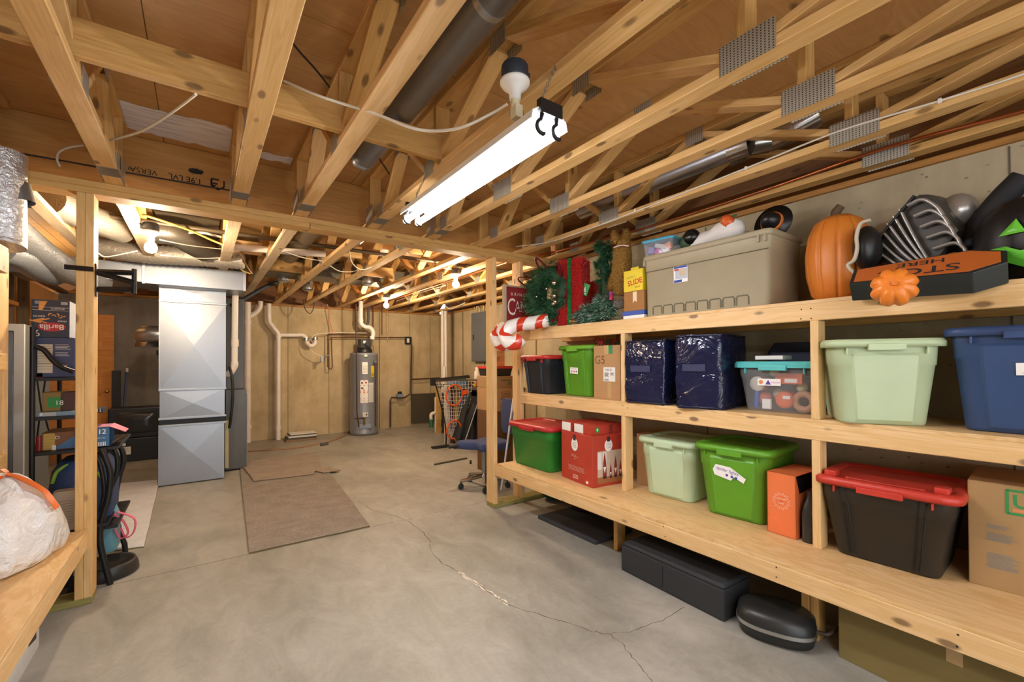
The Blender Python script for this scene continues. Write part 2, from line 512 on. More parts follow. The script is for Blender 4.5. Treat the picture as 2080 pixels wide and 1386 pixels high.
# house outline emblem
T2 = T @ Matrix.Translation((-.215, -.005, 0)) @ Matrix.Scale(.075, 4)
for a, b2 in (((-.5,-.4),(-.5,.2)), ((-.5,.2),(0,.55)), ((0,.55),(.5,.2)), ((.5,.2),(.5,-.4)), ((.5,-.4),(-.1,-.4)), ((0,0),(.5,0)), ((.15,.2),(.5,.2))):
    d = V((b2[0]-a[0], b2[1]-a[1], 0)); nn = V((-d.y, d.x, 0)).normalized()*.07
    A, B = V((*a, 0)), V((*b2, 0))
    q.add([T2 @ (A-nn), T2 @ (B-nn), T2 @ (B+nn), T2 @ (A+nn)], [(0,1,2,3)], PRN)
wpart(q, 'printed_mark', t)

# ================================================================ open-web floor trusses
HB, HT = .038, .038
def web(t, x, ya, za, yb, zb, mat):
    return lumber('web', (x, ya, za), (x, yb, zb), .086, .036, mat, t, up=(0, -(zb-za), (yb-ya)) if abs(yb-ya) > .01 else (0,1,0))
PLC = {}
def plate_at(t, x, y, z, w, h):
    for sx in (-1, 1):
        k = (round(w,3), round(h,3))
        if k not in PLC:
            b = MB(); b.box(-.0008, .0008, -w/2, w/2, -h/2, h/2, PLATE); o = b.build('gusset_plate'); PLC[k] = o.data
        else: o = link(bpy.data.objects.new('gusset_plate', PLC[k]))
        o.location = V((x+sx*.0462, y, z)) - t.location; o.parent = t
def truss(x, y0, y1, nodes, verts, label, mat, big=(), hanger=False, group=None):
    t = thing('floor_truss', label, 'floor truss', (x, (y0+y1)/2, ZJ), group=group)
    zb, zt = ZJ+HB/2, ZS-HT/2
    lumber('bottom_chord', (x, y0, zb), (x, y1, zb), .089, HB, mat, t)
    lumber('top_chord', (x, y0, zt), (x, y1, zt), .089, HT, PINE_D, t)
    for a, c in zip(nodes, nodes[1:]):
        ya, yb = a[0], c[0]; d = .05 if yb > ya else -.05
        za = ZJ+HB+.012 if a[1] == 'b' else ZS-HT-.012
        zc = ZJ+HB+.012 if c[1] == 'b' else ZS-HT-.012
        web(t, x, ya+d, za, yb-d, zc, random.choice((PINE, PINE_D, PINE)))
    for y in verts:
        lumber('web', (x, y, ZJ+HB), (x, y, ZS-HT), .086, .036, PINE_D, t, up=(0,1,0))
    for y, k in nodes:
        w, h = (.20, .11) if y in big else (.12, .09)
        plate_at(t, x, y, ZJ+.048 if k == 'b' else ZS-.048, w, h)
    if hanger:
        b = MB()
        b.box(x-.0455, x+.0455, 3.24, 3.38, ZJ-.0016, ZJ-.0002, GALV_D)
        wpart(b, 'mending_plate', t)
        for sx in (-1, 1):
            b = MB(); b.obox((x+sx*.0478, 3.44, ZJ+.069), (.0025, .16, .142), GALV); wpart(b, 'joist_hanger', t)
    return t
N1 = [(-2.3,'t'), (-1.5,'b'), (-.75,'t'), (.78,'b'), (1.62,'t'), (2.35,'b'), (2.82,'t'), (3.2,'b')]
XS1 = [(-.925, 'leftmost pale floor truss of the front bay'), (-.42, 'golden floor truss right above the left partition post'),
       (.21, 'floor truss with wide worn bottom face left of the long round duct'), (.602, 'brightly lit cream floor truss running beside the long grey round duct'),
       (1.125, 'floor truss carrying the hanging shop light chain'), (1.645, 'floor truss just right of the glowing shop light'),
       (2.13, 'floor truss between the shop light truss and the truss with the white cable'), (2.63, 'floor truss with a white cable stapled along its side'),
       (3.06, 'last floor truss beside the right concrete wall with copper pipe')]
for i, (x, lab) in enumerate(XS1):
    off = (0, .05, -.03, .0, 0, .01, 0, -.01, -.02)[i]
    nd = [(y+off, k) for y, k in N1]
    m = (PINE_W, PINE, PINE, PINE_L, PINE, PINE, PINE, PINE, PINE_D)[i]  # paler pine puts the light on the bright cream truss into its colour
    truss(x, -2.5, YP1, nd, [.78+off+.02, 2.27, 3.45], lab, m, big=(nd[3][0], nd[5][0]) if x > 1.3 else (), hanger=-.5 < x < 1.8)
N2 = [(4.0,'b'), (4.6,'t'), (5.2,'b'), (5.8,'t'), (6.4,'b'), (7.0,'t'), (7.6,'b'), (8.2,'t'), (8.8,'b')]
XS2 = [(-.905, 'whitish floor truss of the rear bay behind the left post'), (-.42, 'rear floor truss lit white by the nearest bare bulb'),
       (.215, 'rear floor truss ending above the furnace duct'), (.605, 'rear floor truss right of the furnace duct'),
       (1.13, 'rear floor truss above the small drain trap'), (1.62, 'rear floor truss leading to the water heater'),
       (2.22, 'rear floor truss left of the two far bulbs'), (2.62, 'rear floor truss with the far bulbs hung beside it'),
       (3.15, 'rear floor truss right of the far bulbs'), (3.7, 'rear floor truss above the white standpipe'), (4.2, 'rear floor truss along the far right wall')]
for i, (x, lab) in enumerate(XS2):
    truss(x, 3.86, 9.2, [(y+random.uniform(-.05,.05), k) for y, k in N2], [6.1], lab, (PINE_W, PINE_W, PINE_W, PINE_W, PINE_L, PINE_L, PINE, PINE_L, PINE, PINE, PINE)[i])  # whiter pine near the first bulb carries its light in the colour

# strongback nailed through the trusses
single_l = lumber('strongback', (-2.35, 2.225, 2.592), (1.10, 2.225, 2.592), .038, .142, PINE_D)
tag(single_l, 'wide plank on edge crossing through the left floor trusses', 'plank')
# ================================================================ pine shelving along the right wall
XL, XU = 2.286, 2.600                        # front planes of the bench shelf and of the upper shelves
Z1, Z2, Z3 = .423, 1.090, 1.712
sh = thing('storage_shelf', 'built-in pine shelving with three decks along the right concrete wall', 'shelving', (2.75, 1.4, 0))
for z, x0, y1 in ((Z1, XL, 3.52), (Z2, XU, 3.52), (Z3, XU, 3.52)):
    xc, w = (x0+.004+3.19)/2, 3.19-x0-.004
    lumber('shelf_board', (xc, -.9, z-.009), (xc, y1, z-.009), w, .018, PLY, sh, bevel=.001)
    lumber('front_rail', (x0+.019, -.9, z-.018-.045), (x0+.019, y1, z-.018-.045), .038, .0895, PINE_L, sh)
    lumber('back_rail', (3.17, -.9, z-.018-.045), (3.17, y1, z-.018-.045), .038, .0895, PINE_D, sh)
YA, YB = at(1657.5, 1000, X=XU).y, at(1266, 900, X=XU).y
for y in (YA, YB):
    lumber('post', (XU+.0445, y, Z1), (XU+.0445, y, Z2-.108), .089, .038, PINE_L, sh, up=(0,1,0))
    lumber('post', (XU+.0445, y, Z2), (XU+.0445, y, Z3-.108), .089, .038, PINE_L, sh, up=(0,1,0))
    for dy in ((-.02, .02) if y == YA else (0,)):
        lumber('leg', (XU-.05, y+dy, 0), (XU-.05, y+dy, Z1-.018), .089, .037, PINE_D, sh, up=(0,1,0))
for X0, PL in ((XU, ((1628,629),(1647,627),(1627,648),(1648,647),(1265,824),(1275,829),(1268,842))), (XL, ((1577,1153),(1577,1173),(1348,1070),(1351,1090),(1946,1290),(1944,1314)))):
    for q in PL:
        p = at(*q, X=X0); b = MB(); b.add([(X0-.0006, p.y+.004*math.cos(a*PI/4), p.z+.004*math.sin(a*PI/4)) for a in range(8)], [tuple(range(8))], IRON); wpart(b, 'screw_head', sh)


# ================================================================ storage totes
def place(xl, yl, xr, yr, d, z):
    """front bottom edge from the viewer's left to right; returns base centre and rotation"""
    rz = math.atan2(yr-yl, xr-xl)
    n = V((-math.sin(rz), math.cos(rz), 0))
    c = V(((xl+xr)/2, (yl+yr)/2, z)) + n*d/2
    return c, rz
def tote(name, label, wb, wt, db, dt, h, body, lid, loc, rz, style='panel', lidcol2=None, latch=True, clear=False):
    BM = body if not isinstance(body, str) else flat(body, .42, name='tote_plastic')
    LM = flat(lid, .42, name='lid_plastic')
    t = thing(name, label, 'storage tote', loc, rz)
    hb = h-.035
    def W(z): return wb+(wt-wb)*z/hb
    def D(z): return db+(dt-db)*z/hb
    rings = [rrect(wb*.9, db*.9, .03, .0), rrect(wb*.975, db*.975, .045, .003), rrect(wb, db, .05, .016)]
    zl = hb*.74
    rings += [rrect(W(zl), D(zl), .055, zl), rrect(W(zl)+.008, D(zl)+.008, .056, zl+.003), rrect(W(hb), D(hb), .06, hb)]
    if clear:
        rings2 = [[(x*.985, y*.985, max(z, .004)) for x, y, z in r] for r in rings]
        b = MB(); b.loft(rings, BM, True, True, False)
    else:
        b = MB(); b.loft(rings, BM)
    # raised or sunken rib bands on front and back
    if style == 'panel' and not clear:
        for sy in (-1, 1):
            for k, (u0, u1, z0, z1) in enumerate(((-.30, .30, .012, hb*.9),)):
                A = []
                for z, e in ((z0, .0), (z0+.012, .008), (z1-.015, .008), (z1, .0)):
                    for u in (u0-.035, u0, u1, u1+.035):
                        q = e if u in (u0, u1) else -.003
                        A.append((u*W(z), sy*(D(z)/2+q), z))
                fs = [(r*4+c, r*4+c+1, (r+1)*4+c+1, (r+1)*4+c) for r in range(3) for c in range(3)]
                if sy > 0: fs = [f[::-1] for f in fs]
                b.add(A, fs, BM)
    if style == 'ribs':
        for sy in (-1, 1):
            for u in (-.30, .30):
                for du in (-.025, .025):
                    z0, z1 = .02, hb*.93
                    b.add([((u+du-.012)*W(z0), sy*(D(z0)/2-.003), z0), ((u+du)*W(z0), sy*(D(z0)/2+.007), z0), ((u+du+.012)*W(z0), sy*(D(z0)/2-.003), z0),
                           ((u+du-.012)*W(z1), sy*(D(z1)/2-.003), z1), ((u+du)*W(z1), sy*(D(z1)/2+.007), z1), ((u+du+.012)*W(z1), sy*(D(z1)/2-.003), z1)],
                          [(0,1,4,3), (1,2,5,4)] if sy < 0 else [(3,4,1,0), (4,5,2,1)], BM)
    part(b, 'body', t)
    ov = .028
    b = MB()
    L = [rrect(W(hb)+ov*.5, D(hb)+ov*.5, .06, hb-.004), rrect(W(hb)+ov*1.7, D(hb)+ov*1.7, .07, hb-.012), rrect(W(hb)+ov*1.8, D(hb)+ov*1.8, .072, hb+.012),
         rrect(W(hb)+ov*1.2, D(hb)+ov*1.2, .07, hb+.026), rrect(W(hb)-.035, D(hb)-.035, .05, hb+.026), rrect(W(hb)-.06, D(hb)-.06, .045, hb+.014)]
    b.loft(L, LM, False if clear else True)
    lo = part(b, 'lid', t)
    for sy in (-1, 1):
        b = MB(); b.obox((0, sy*(D(hb)/2+ov*.78), hb-.012), (W(hb)*.34, .024, .03), LM)
        b.build('handle', (0,0,0), .004, parent=lo)
        for sx in (-1, 1):
            if style == 'plain': continue
            b = MB(); b.obox((sx*W(hb)*.36, sy*(D(hb)/2+.008), hb-.03), (.007, .02, .03), LM); b.build('clip', (0,0,0), .002, parent=lo)
    if style == 'ribs' and latch:
        for sx in (-1, 1):
            b = MB(); b.obox((sx*(W(hb)/2-.045), -D(hb)/2+.05, hb+.036), (.05, .06, .028), LM); b.build('latch', (0,0,0), .006, parent=lo)
        b = MB()
        for q in (-.12, .12):
            b.obox((q*W(hb)*1.2, -D(hb)/2+.045, hb+.02), (W(hb)*.3, .012, .012), LM, Matrix.Rotation(q*.8, 3, 'Z'))
        b.build('ridge', (0,0,0), .003, parent=lo)
    return t, W, D, hb
def sticker(t, x, z, w, h, y, lines=(), rot=0, tilt=0, name='label', col=None, art=None, poly=None):
    """a paper label lying on a front face; lines = (text, size, dx, dz, material)"""
    b = MB(); T = front(x, y-.0012, z, rot) @ Matrix.Rotation(tilt, 4, 'X')
    P = poly or [(-.5,-.5),(.5,-.5),(.5,.5),(-.5,.5)]
    b.T = T; b.ext([(p[0]*w, p[1]*h) for p in P], -.0006, 0, col or PAPER)
    for tx, sz, dx, dz, m in lines: b.text(tx, sz, m, Matrix.Translation((dx, dz, 0)), .0006)
    if art: art(b)
    return part(b, name, t)
def scrib(b, x, z, w, n, m, th=.0016, gap=.006):
    for i in range(n):
        ww = w*random.uniform(.7, 1); b.add([(x, z-i*gap-th, .0006), (x+ww, z-i*gap-th, .0006), (x+ww, z-i*gap+th, .0006), (x, z-i*gap+th, .0006)], [(0,1,2,3)], m)
def disc(b, x, z, r, m, n=12, lift=.0007, sx=1): b.add([(x+r*sx*math.cos(2*PI*i/n), z+r*math.sin(2*PI*i/n), lift) for i in range(n)], [tuple(range(n))], m)
def rect(b, x, z, w, h, m, lift=.0007): b.add([(x-w/2,z-h/2,lift),(x+w/2,z-h/2,lift),(x+w/2,z+h/2,lift),(x-w/2,z+h/2,lift)], [(0,1,2,3)], m)
RED_I = flat('c33a2e', .7, name='red_ink'); GRN_I = flat('3f8a4d', .7, name='green_ink'); PUR_I = flat('5a3b9a', .7, name='purple_ink'); BLU_I = flat('2f4b9c', .7, name='blue_ink')
LGRN = 'c0d6b0'; LIME = '5d9a23'

# lower deck -------------------------------------------------------------------
c, r = place(2.455, 3.47, 2.455, 2.93, .40, Z1)
t, W, D, hb = tote('storage_tote', 'green storage tote with smooth red lid at the left end of the lowest shelf', .54, .60, .36, .42, .41, '1c7a26', 'b8292c', c, r, style='plain')
c, r = place(2.70, 2.09, 2.715, 1.75, .38, Z1)
t, *_ = tote('storage_tote', 'pale mint storage tote beside a bright green one on the lowest shelf', .36, .425, .38, .43, .425, LGRN, LGRN, c, r)
c, r = place(2.665, 1.60, 2.695, 1.262, .40, Z1)
t, W, D, hb = tote('storage_tote', 'bright green storage tote with torn paper label, left of the orange carton', .345, .435, .40, .46, .455, LIME, LIME, c, r)
sticker(t, -.01, .285, .20, .085, -D(.29)/2-.011, [('spider lights', .028, -.012, .008, PUR_I)], rot=-.16, tilt=-.06,
        poly=[(-.5,-.1),(-.42,.5),(0,.42),(.5,-.05),(.46,-.4),(.15,-.2),(.1,-.5),(-.42,-.45)], art=lambda b: [disc(b, x, -.018, .008, m) for x, m in ((-.01, PUR_I), (.02, BLU_I), (.045, BLU_I))])
c, r = place(2.60, .875, 2.615, .505, .42, Z1)
t, *_ = tote('storage_tote', 'black storage tote with red latched lid beside the moving carton on the lowest shelf', .39, .50, .36, .44, .40, '26241f', 'c23a2c', c, r, style='ribs')
# middle deck ------------------------------------------------------------------
c, r = place(2.575, 3.44, 2.575, 3.13, .42, Z2)
t, *_ = tote('storage_tote', 'black storage tote with red lid at the left end of the middle shelf', .32, .38, .36, .42, .375, '20242b', 'c0302b', c, r, style='ribs', latch=False)
c, r = place(2.70, 3.01, 2.70, 2.675, .46, Z2)
t, W, D, hb = tote('storage_tote', 'bright green storage tote with small drawn label on the middle shelf', .33, .375, .44, .5, .455, LIME, '6aa82c', c, r, style='ribs', latch=False)
sticker(t, -.0, .225, .10, .055, -D(.23)/2-.009, [('merry ornaments', .011, 0, .017, RED_I)], rot=-.05, art=lambda b: [disc(b, x, -.008, .008, m, sx=.7) for x, m in ((-.03, BLU_I), (-.01, RED_I), (.01, RED_I), (.03, INK))])
c, r = place(2.555, .815, 2.705, .545, .36, Z2)
t, *_ = tote('storage_tote', 'pale mint storage tote turned toward the viewer on the middle shelf', .33, .41, .36, .42, .415, 'b9c9a0', 'bccda2', c, r)
c, r = place(2.72, .435, 2.72, .0, .38, Z2)
t, W, D, hb = tote('storage_tote', 'navy blue storage tote with handwritten white label on the middle shelf', .43, .50, .38, .43, .455, '30486f', '3a5280', c, r)
sticker(t, .07, .27, .25, .05, -D(.27)/2-.011, [('Inside decorations', .028, 0, .006, GRN_I)], rot=.02, tilt=-.07, art=lambda b: [rect(b, -.1+i*.02, -.016+.003*(i % 2), .018, .002, RED_I) for i in range(11)])
# the clear craft bin
c, r = place(2.76, 1.41, 2.76, 1.02, .34, Z2)
t, W, D, hb = tote('storage_tote', 'clear plastic bin of craft supplies with aqua lid on the middle shelf', .38, .45, .32, .37, .31, clear_plastic(), '57bcb8', c, r, style='panel', clear=True)
sticker(t, -.03, .178, .13, .04, -D(.18)/2-.008, art=lambda b: (disc(b, -.045, 0, .012, flat('e07a30', .6, name='orange_ink')), b.add([(-.02,-.014,.0007),(.012,-.014,.0007),(-.004,.014,.0007)], [(0,1,2)], PUR_I), rect(b, .035, .0, .05, .008, flat('e7bfd6', .6, name='pink_ink'))), rot=.0)
cb, rb = c, r
def craft(mb, name, label, cat, x, y, z, rz=0, bevel=0, group='craft supplies in the clear bin'):
    p = cb + Matrix.Rotation(rb, 3, 'Z') @ V((x, y, z))
    return single(mb, name, label, cat, p, rb+rz, group, bevel)
b = MB(); b.lathe([(.001,0),(.045,0),(.045,.09),(.043,.094),(.001,.094)], flat('c2614a', .5, name='can_red'), 20, R=Matrix.Rotation(PI/2, 3, 'X')); b.lathe([(.001,.0),(.044,0),(.044,.004),(.001,.004)], flat('e6dcc8', .5, name='can_lid'), 20, (0,-.094,0), Matrix.Rotation(PI/2, 3, 'X'))
craft(b, 'paint_can', 'red can with a cream lid lying on its side in the clear bin', 'can', -.115, -.05, .165)
b = MB(); b.lathe([(.018,-.03),(.05,-.03),(.05,-.026),(.02,-.026),(.02,.026),(.05,.026),(.05,.03),(.018,.03)], flat('e0652a', .5, name='orange_spool'), 20, R=Matrix.Rotation(PI/2, 3, 'X')); b.T = front(.012, -.0312, .014); rect(b, 0, 0, .04, .018, PAPER)
craft(b, 'ribbon_spool', 'orange ribbon spool with a price sticker in the clear bin', 'spool', .03, -.10, .075)
b = MB(); b.tube([(.045*math.cos(a), 0, .045*math.sin(a)) for a in [i*PI/10 for i in range(20)]], .019, flat('c58f68', .5, name='tan_tape'), 10, closed=True)
craft(b, 'tape_roll', 'fat tan tape roll in the lower right of the clear bin', 'tape', .125, -.105, .068)
b = MB(); b.obox((0,0,0), (.15,.012,.062), flat('e2682b', .6, name='orange_card')); b.obox((.015,-.0066,-.012), (.07,.001,.022), PAPER)
craft(b, 'gift_card_pack', 'orange card pack near the top of the clear bin', 'pack', .055, -.13, .20, -.1)
b = MB(); b.tube([(0,0,0),(.008,0,.13)], .013, flat('2456b4', .4, name='blue_marker'), 10)
craft(b, 'marker', 'thick blue marker standing in the clear bin', 'marker', -.135, -.12, .02)
b = MB(); b.obox((0,0,0), (.05,.02,.06), PAPER)
craft(b, 'tag', 'white notched tag at the bottom of the clear bin', 'tag', -.065, -.135, .045, bevel=.004)
for i, (x, z, rr, cc, lb) in enumerate(((-.1,.075,.042,'c25a44','dull red ball in the clear bin'), (-.02,.105,.033,'a89d86','grey felt ball in the clear bin'), (.105,.15,.03,'d6cda0','cream flower ball at the right of the clear bin'), (-.045,.235,.028,'d8cf8e','yellow ball at the top of the clear bin'))):
    b = MB(); b.sphere((0,0,0), rr, flat(cc, .6, name='craft_ball'), 14, 9); craft(b, 'craft_ball', lb, 'ball', x, -.08, z)
b = MB(); b.obox((0,0,.1), (.30,.13,.2), flat('57534e', .8, name='dark_paper')); craft(b, 'paper_stack', 'dark stack of papers behind the craft supplies in the clear bin', 'papers', 0, .06, .008, bevel=.01)
b = MB(); b.obox((0,0,.012), (.16,.12,.024), PAPER); single(b, 'paper_box', 'flat white box lying on the aqua bin lid', 'box', c + V((-.06,.06,.312)), r, bevel=.003)

# navy zip bags -----------------------------------------------------------------
NAVY = vinyl('161b38', .13, .6, 4.5)
def zipbag(label, w, d, h, loc, rz, mat=NAVY):
    t = thing('zip_bag', label, 'bag', loc, rz, 'navy zip storage bags')
    b = MB(); n = 7; rings = []
    for k in range(9):
        z = h*k/8; g = 1+.03*math.sin(PI*k/8)-.03*(k == 8)+random.uniform(-.008, .008)
        R = rrect(w*g, d*g, .03, z, 3)
        rings.append([(x+random.uniform(-.006,.006), y+random.uniform(-.008,.008), zz+random.uniform(-.004,.004)) for x, y, zz in R])
    b.loft(rings, mat); part(b, 'bag_body', t)
    b = MB()
    for z in (h*.985, .012):
        b = MB(); b.tube([(x*1.01, y*1.01, z) for x, y, _ in rrect(w, d, .03, 0, 3)], .006, mat, 6, closed=True); part(b, 'piping', t)
    b = MB(); b.obox((-.02, -d/2-.012, h*.55), (w*.5, .006, .045), flat('24284a', .6, name='webbing')); part(b, 'handle', t, .002)
    return t
c, r = place(2.585, 2.195, 2.595, 1.855, .46, Z2); zipbag('glossy navy zip bag left of a bigger one on the middle shelf', .335, .46, .455, c, r)
c, r = place(2.56, 1.75, 2.61, 1.455, .46, Z2); zipbag('larger glossy navy zip bag with a bright crease, left of the clear bin', .295, .46, .475, c, r)
c = V((3.08, 1.22, Z2)); b = MB()
b.loft([rrect(.34*s, .13*s, .05, z) for s, z in ((.9,0),(1,.03),(1.0,.36),(.8,.42))], flat('232737', .8, name='dark_bag'))
single(b, 'duffel_bag', 'dark soft bag standing behind the clear bin', 'bag', c, -PI/2)

# cartons ------------------------------------------------------------------------
def carton(name, label, w, d, h, loc, rz, mat=CARD, tape=True, cat='box'):
    t = thing(name, label, cat, loc, rz)
    b = MB(); b.box(-w/2, w/2, -d/2, d/2, 0, h, mat); part(b, 'box_body', t, .004)
    if tape:
        b = MB(); b.box(-.024, .024, -d/2-.0007, d/2+.0007, h-.07, h+.0007, flat('c9a877', .25, name='packing_tape')); part(b, 'tape', t)
    return t
c, r = place(2.70, 2.62, 2.70, 2.335, .40, Z2)
t = carton('cardboard_box', 'brown cardboard box marked G5 with green tape on the middle shelf', .285, .40, .435, c, r)
sticker(t, -.06, .315, .08, .09, -.2005, [('G5', .095, -.01, 0, flat('6b4d2c', .8, name='pencil'))], col=CARD)
b = MB(); b.T = front(.045, -.2012, .40); rect(b, 0, 0, .042, .068, flat('1f8a52', .5, name='green_tape'), .0002); part(b, 'green_tape', t)
sticker(t, .03, .20, .125, .115, -.2005, [('TABLES', .024, -.01, .036, INK)], art=lambda b: (scrib(b, -.05, .012, .05, 6, INK), scrib(b, .012, .012, .04, 4, INK), [rect(b, -.05+i*.006, -.045, .003, .014, INK) for i in range(8)]))
b = MB(); b.T = front(.03, -.2012, .07); rect(b, 0, 0, .04, .13, flat('caa777', .2, name='packing_tape2'), .0002); part(b, 'tape', t)
# red berry sprigs on the carton
t = thing('berry_sprig', 'red berry sprigs lying on the brown box under the top shelf', 'decoration', (2.76, 2.58, Z2+.436))
b = MB(); q = MB(); BER = flat('b02027', .35, name='berry')
for k in range(7):
    a0 = V((random.uniform(-.04,.06), random.uniform(-.12,.06), .006)); dr = V((random.uniform(-.08,.02), random.uniform(.05,.14)*random.choice((1,-1)), random.uniform(.03,.08)))
    b.tube([a0, a0+dr*.5+V((0,0,.01)), a0+dr], .002, flat('4a2c20', .7, name='twig'), 5)
    for m in range(11):
        p = a0+dr*(m/10)+V((random.uniform(-.012,.012),random.uniform(-.012,.012),random.uniform(0,.014))); q.sphere(p, .0062, BER, 7, 5)
part(b, 'twig', t); part(q, 'berries', t)['kind'] = 'stuff'
# gnome box
RBX = flat('b23a28', .5, name='red_carton')
c, r = place(2.50, 2.805, 2.45, 2.40, .36, Z1)
t = carton('gift_box', 'red gnome decoration carton with photo panel on the lowest shelf', .41, .36, .395, c, r, RBX, False)
def tagart(b, x, z, s):
    disc(b, x, z, .052*s, PAPER, 20, .0008, .85); rect(b, x, z+.055*s, .034*s, .045*s, INK, .001)
    for i in range(4): rect(b, x, z+.018*s-i*.013*s, .05*s, .0035*s, flat('8b8b86', .7, name='grey_ink'), .0012)
b = MB(); b.T = front(0, -.1803, 0)
tagart(b, -.02, .30, 1.0); scrib(b, -.07, .215, .1, 2, PAPER, .001, .012); disc(b, -.02, .185, .004, PAPER)
for i in range(4): rect(b, 0, .125-i*.011, .21, .004, flat('d59a92', .6, name='pale_print'), .0008)
for i in range(3): rect(b, -.01, .055-i*.012, .07, .004, PAPER)
rect(b, .14, .03, .03, .02, PAPER)
part(b, 'printed_panel', t)
b = MB(); b.T = Matrix.Translation((.2053, 0, 0)) @ Matrix.Rotation(PI/2, 4, 'Z') @ FRONT
rect(b, .02, .15, .30, .25, flat('c9b7a2', .5, name='photo_wall'), .0004); rect(b, .02, .05, .30, .05, flat('a06a3c', .5, name='photo_floor'), .0006)
for wx in (-.11, -.06): rect(b, wx, .2, .04, .13, flat('e4e2dd', .5, name='photo_window'), .0006)
for gx, s in ((-.06,1.0),(.0,.62),(.05,.85),(.1,.7)):
    b.add([(gx-.02*s,.075,.0009),(gx+.02*s,.075,.0009),(gx+.016*s,.15*s+.03,.0009),(gx,.25*s+.02,.0009),(gx-.016*s,.15*s+.03,.0009)], [(0,1,2,3,4)], flat('8a2f25', .6, name='gnome_red'))
    b.add([(gx-.014*s,.12*s+.03,.0012),(gx+.014*s,.12*s+.03,.0012),(gx,.07*s+.03,.0012)], [(0,1,2)], PAPER); rect(b, gx, .068, .03*s, .018, INK, .0011)
tagart(b, -.02, .315, .9)
part(b, 'photo_panel', t)
for k, (y0, y1, lab) in enumerate(((2.785, 2.655, 'narrow red and white box on the gnome carton, left one'), (2.635, 2.42, 'wider red and white box with green seal on the gnome carton'))):
    tt = thing('ornament_box', lab, 'box', (2.655 if k else 2.665, (y0+y1)/2, Z1+.3955), r, 'small boxes on the gnome carton')
    w = y0-y1; b = MB(); b.box(-w/2, w/2, -.17, .17, 0, .075, RBX); part(b, 'box_body', tt, .002)
    b = MB(); b.T = front(0, -.1703, .0375); rect(b, 0 if not k else -.04, 0, w*.94 if not k else w*.55, .068, PAPER, .0003); part(b, 'white_end', tt)
    b = MB(); b.T = Matrix.Translation((w/2+.0003, 0, .0375)) @ Matrix.Rotation(PI/2, 4, 'Z') @ FRONT
    disc(b, -.10, 0, .022, flat('2f9a3a', .5, name='green_seal'), 14); rect(b, -.1, 0, .014, .018, PAPER, .001)
    for i in range(6): rect(b, .03+.012*(i % 2), -.03+i*.012, .03, .006, INK)
    part(b, 'printed_panel', tt)
# brown carton hidden behind the mint tote
carton('cardboard_box', 'plain brown carton behind the mint tote on the lowest shelf', .24, .3, .40, V((2.98, 2.165, Z1)), -PI/2, tape=False)
# orange carton with die cut window
c, r = place(2.645, 1.215, 2.638, 1.065, .30, Z1)
OR = flat('e87a45', .5, name='orange_carton')
t = thing('orange_carton', 'orange die-cut carton with white sunburst mark on the lowest shelf', 'box', c, r)
b = MB(); w, d, h = .152, .30, .345
b.box(-w/2, w/2, -d/2, -d/2+.004, 0, h, OR); b.box(-w/2, -w/2+.004, -d/2, d/2, 0, h, OR); b.box(-w/2, w/2, d/2-.004, d/2, 0, h, OR); b.box(-w/2, w/2, -d/2, d/2, 0, .004, OR); b.box(-w/2, w/2, -d/2, d/2, h-.004, h, OR)
b.T = Matrix.Translation((w/2, 0, 0)) @ Matrix.Rotation(PI/2, 4, 'Z') @ FRONT
b.ext([(-.15,0),(-.11,0),(-.1,.14),(-.06,.2),(.15,.23),(.15,.26),(-.11,.24),(-.15,.345)][::1], -.004, 0, OR)
b.T = Matrix(); part(b, 'box_body', t)
b = MB(); b.box(-w/2+.01, w/2-.01, -d/2+.02, d/2-.02, .01, h-.02, BLACK); part(b, 'liner', t, label='black inner tray')
b = MB(); b.T = front(.0, -d/2-.0008, .19)
for i in range(24):
    a = i*PI/12; r0, r1 = .032, (.05 if i % 2 else .044); u = V((math.cos(a), math.sin(a), .0006)); n2 = V((-u.y, u.x, 0))*.0009
    A, B = V((u.x*r0, u.y*r0, .0006)), V((u.x*r1, u.y*r1, .0006)); b.add([A-n2, B-n2, B+n2, A+n2], [(0,1,2,3)], PAPER)
b.text('WELCOME', .010, PAPER, Matrix.Translation((0, .012, 0)), .0006); b.text('HOME', .010, PAPER, Matrix.Translation((0, -.013, 0)), .0006); disc(b, 0, 0, .004, RED_I)
part(b, 'printed_mark', t)
b = MB(); b.loft([rrect(.06*s, .10*s, .02, z) for s, z in ((.95,0),(1,.01),(1,.15),(.8,.2),(.45,.235),(.4,.27))], flat('2b2a28', .3, name='black_bottle'))
single(b, 'bottle', 'black plastic bottle between orange carton and post', 'bottle', (2.685, 1.012, Z1), -PI/2)
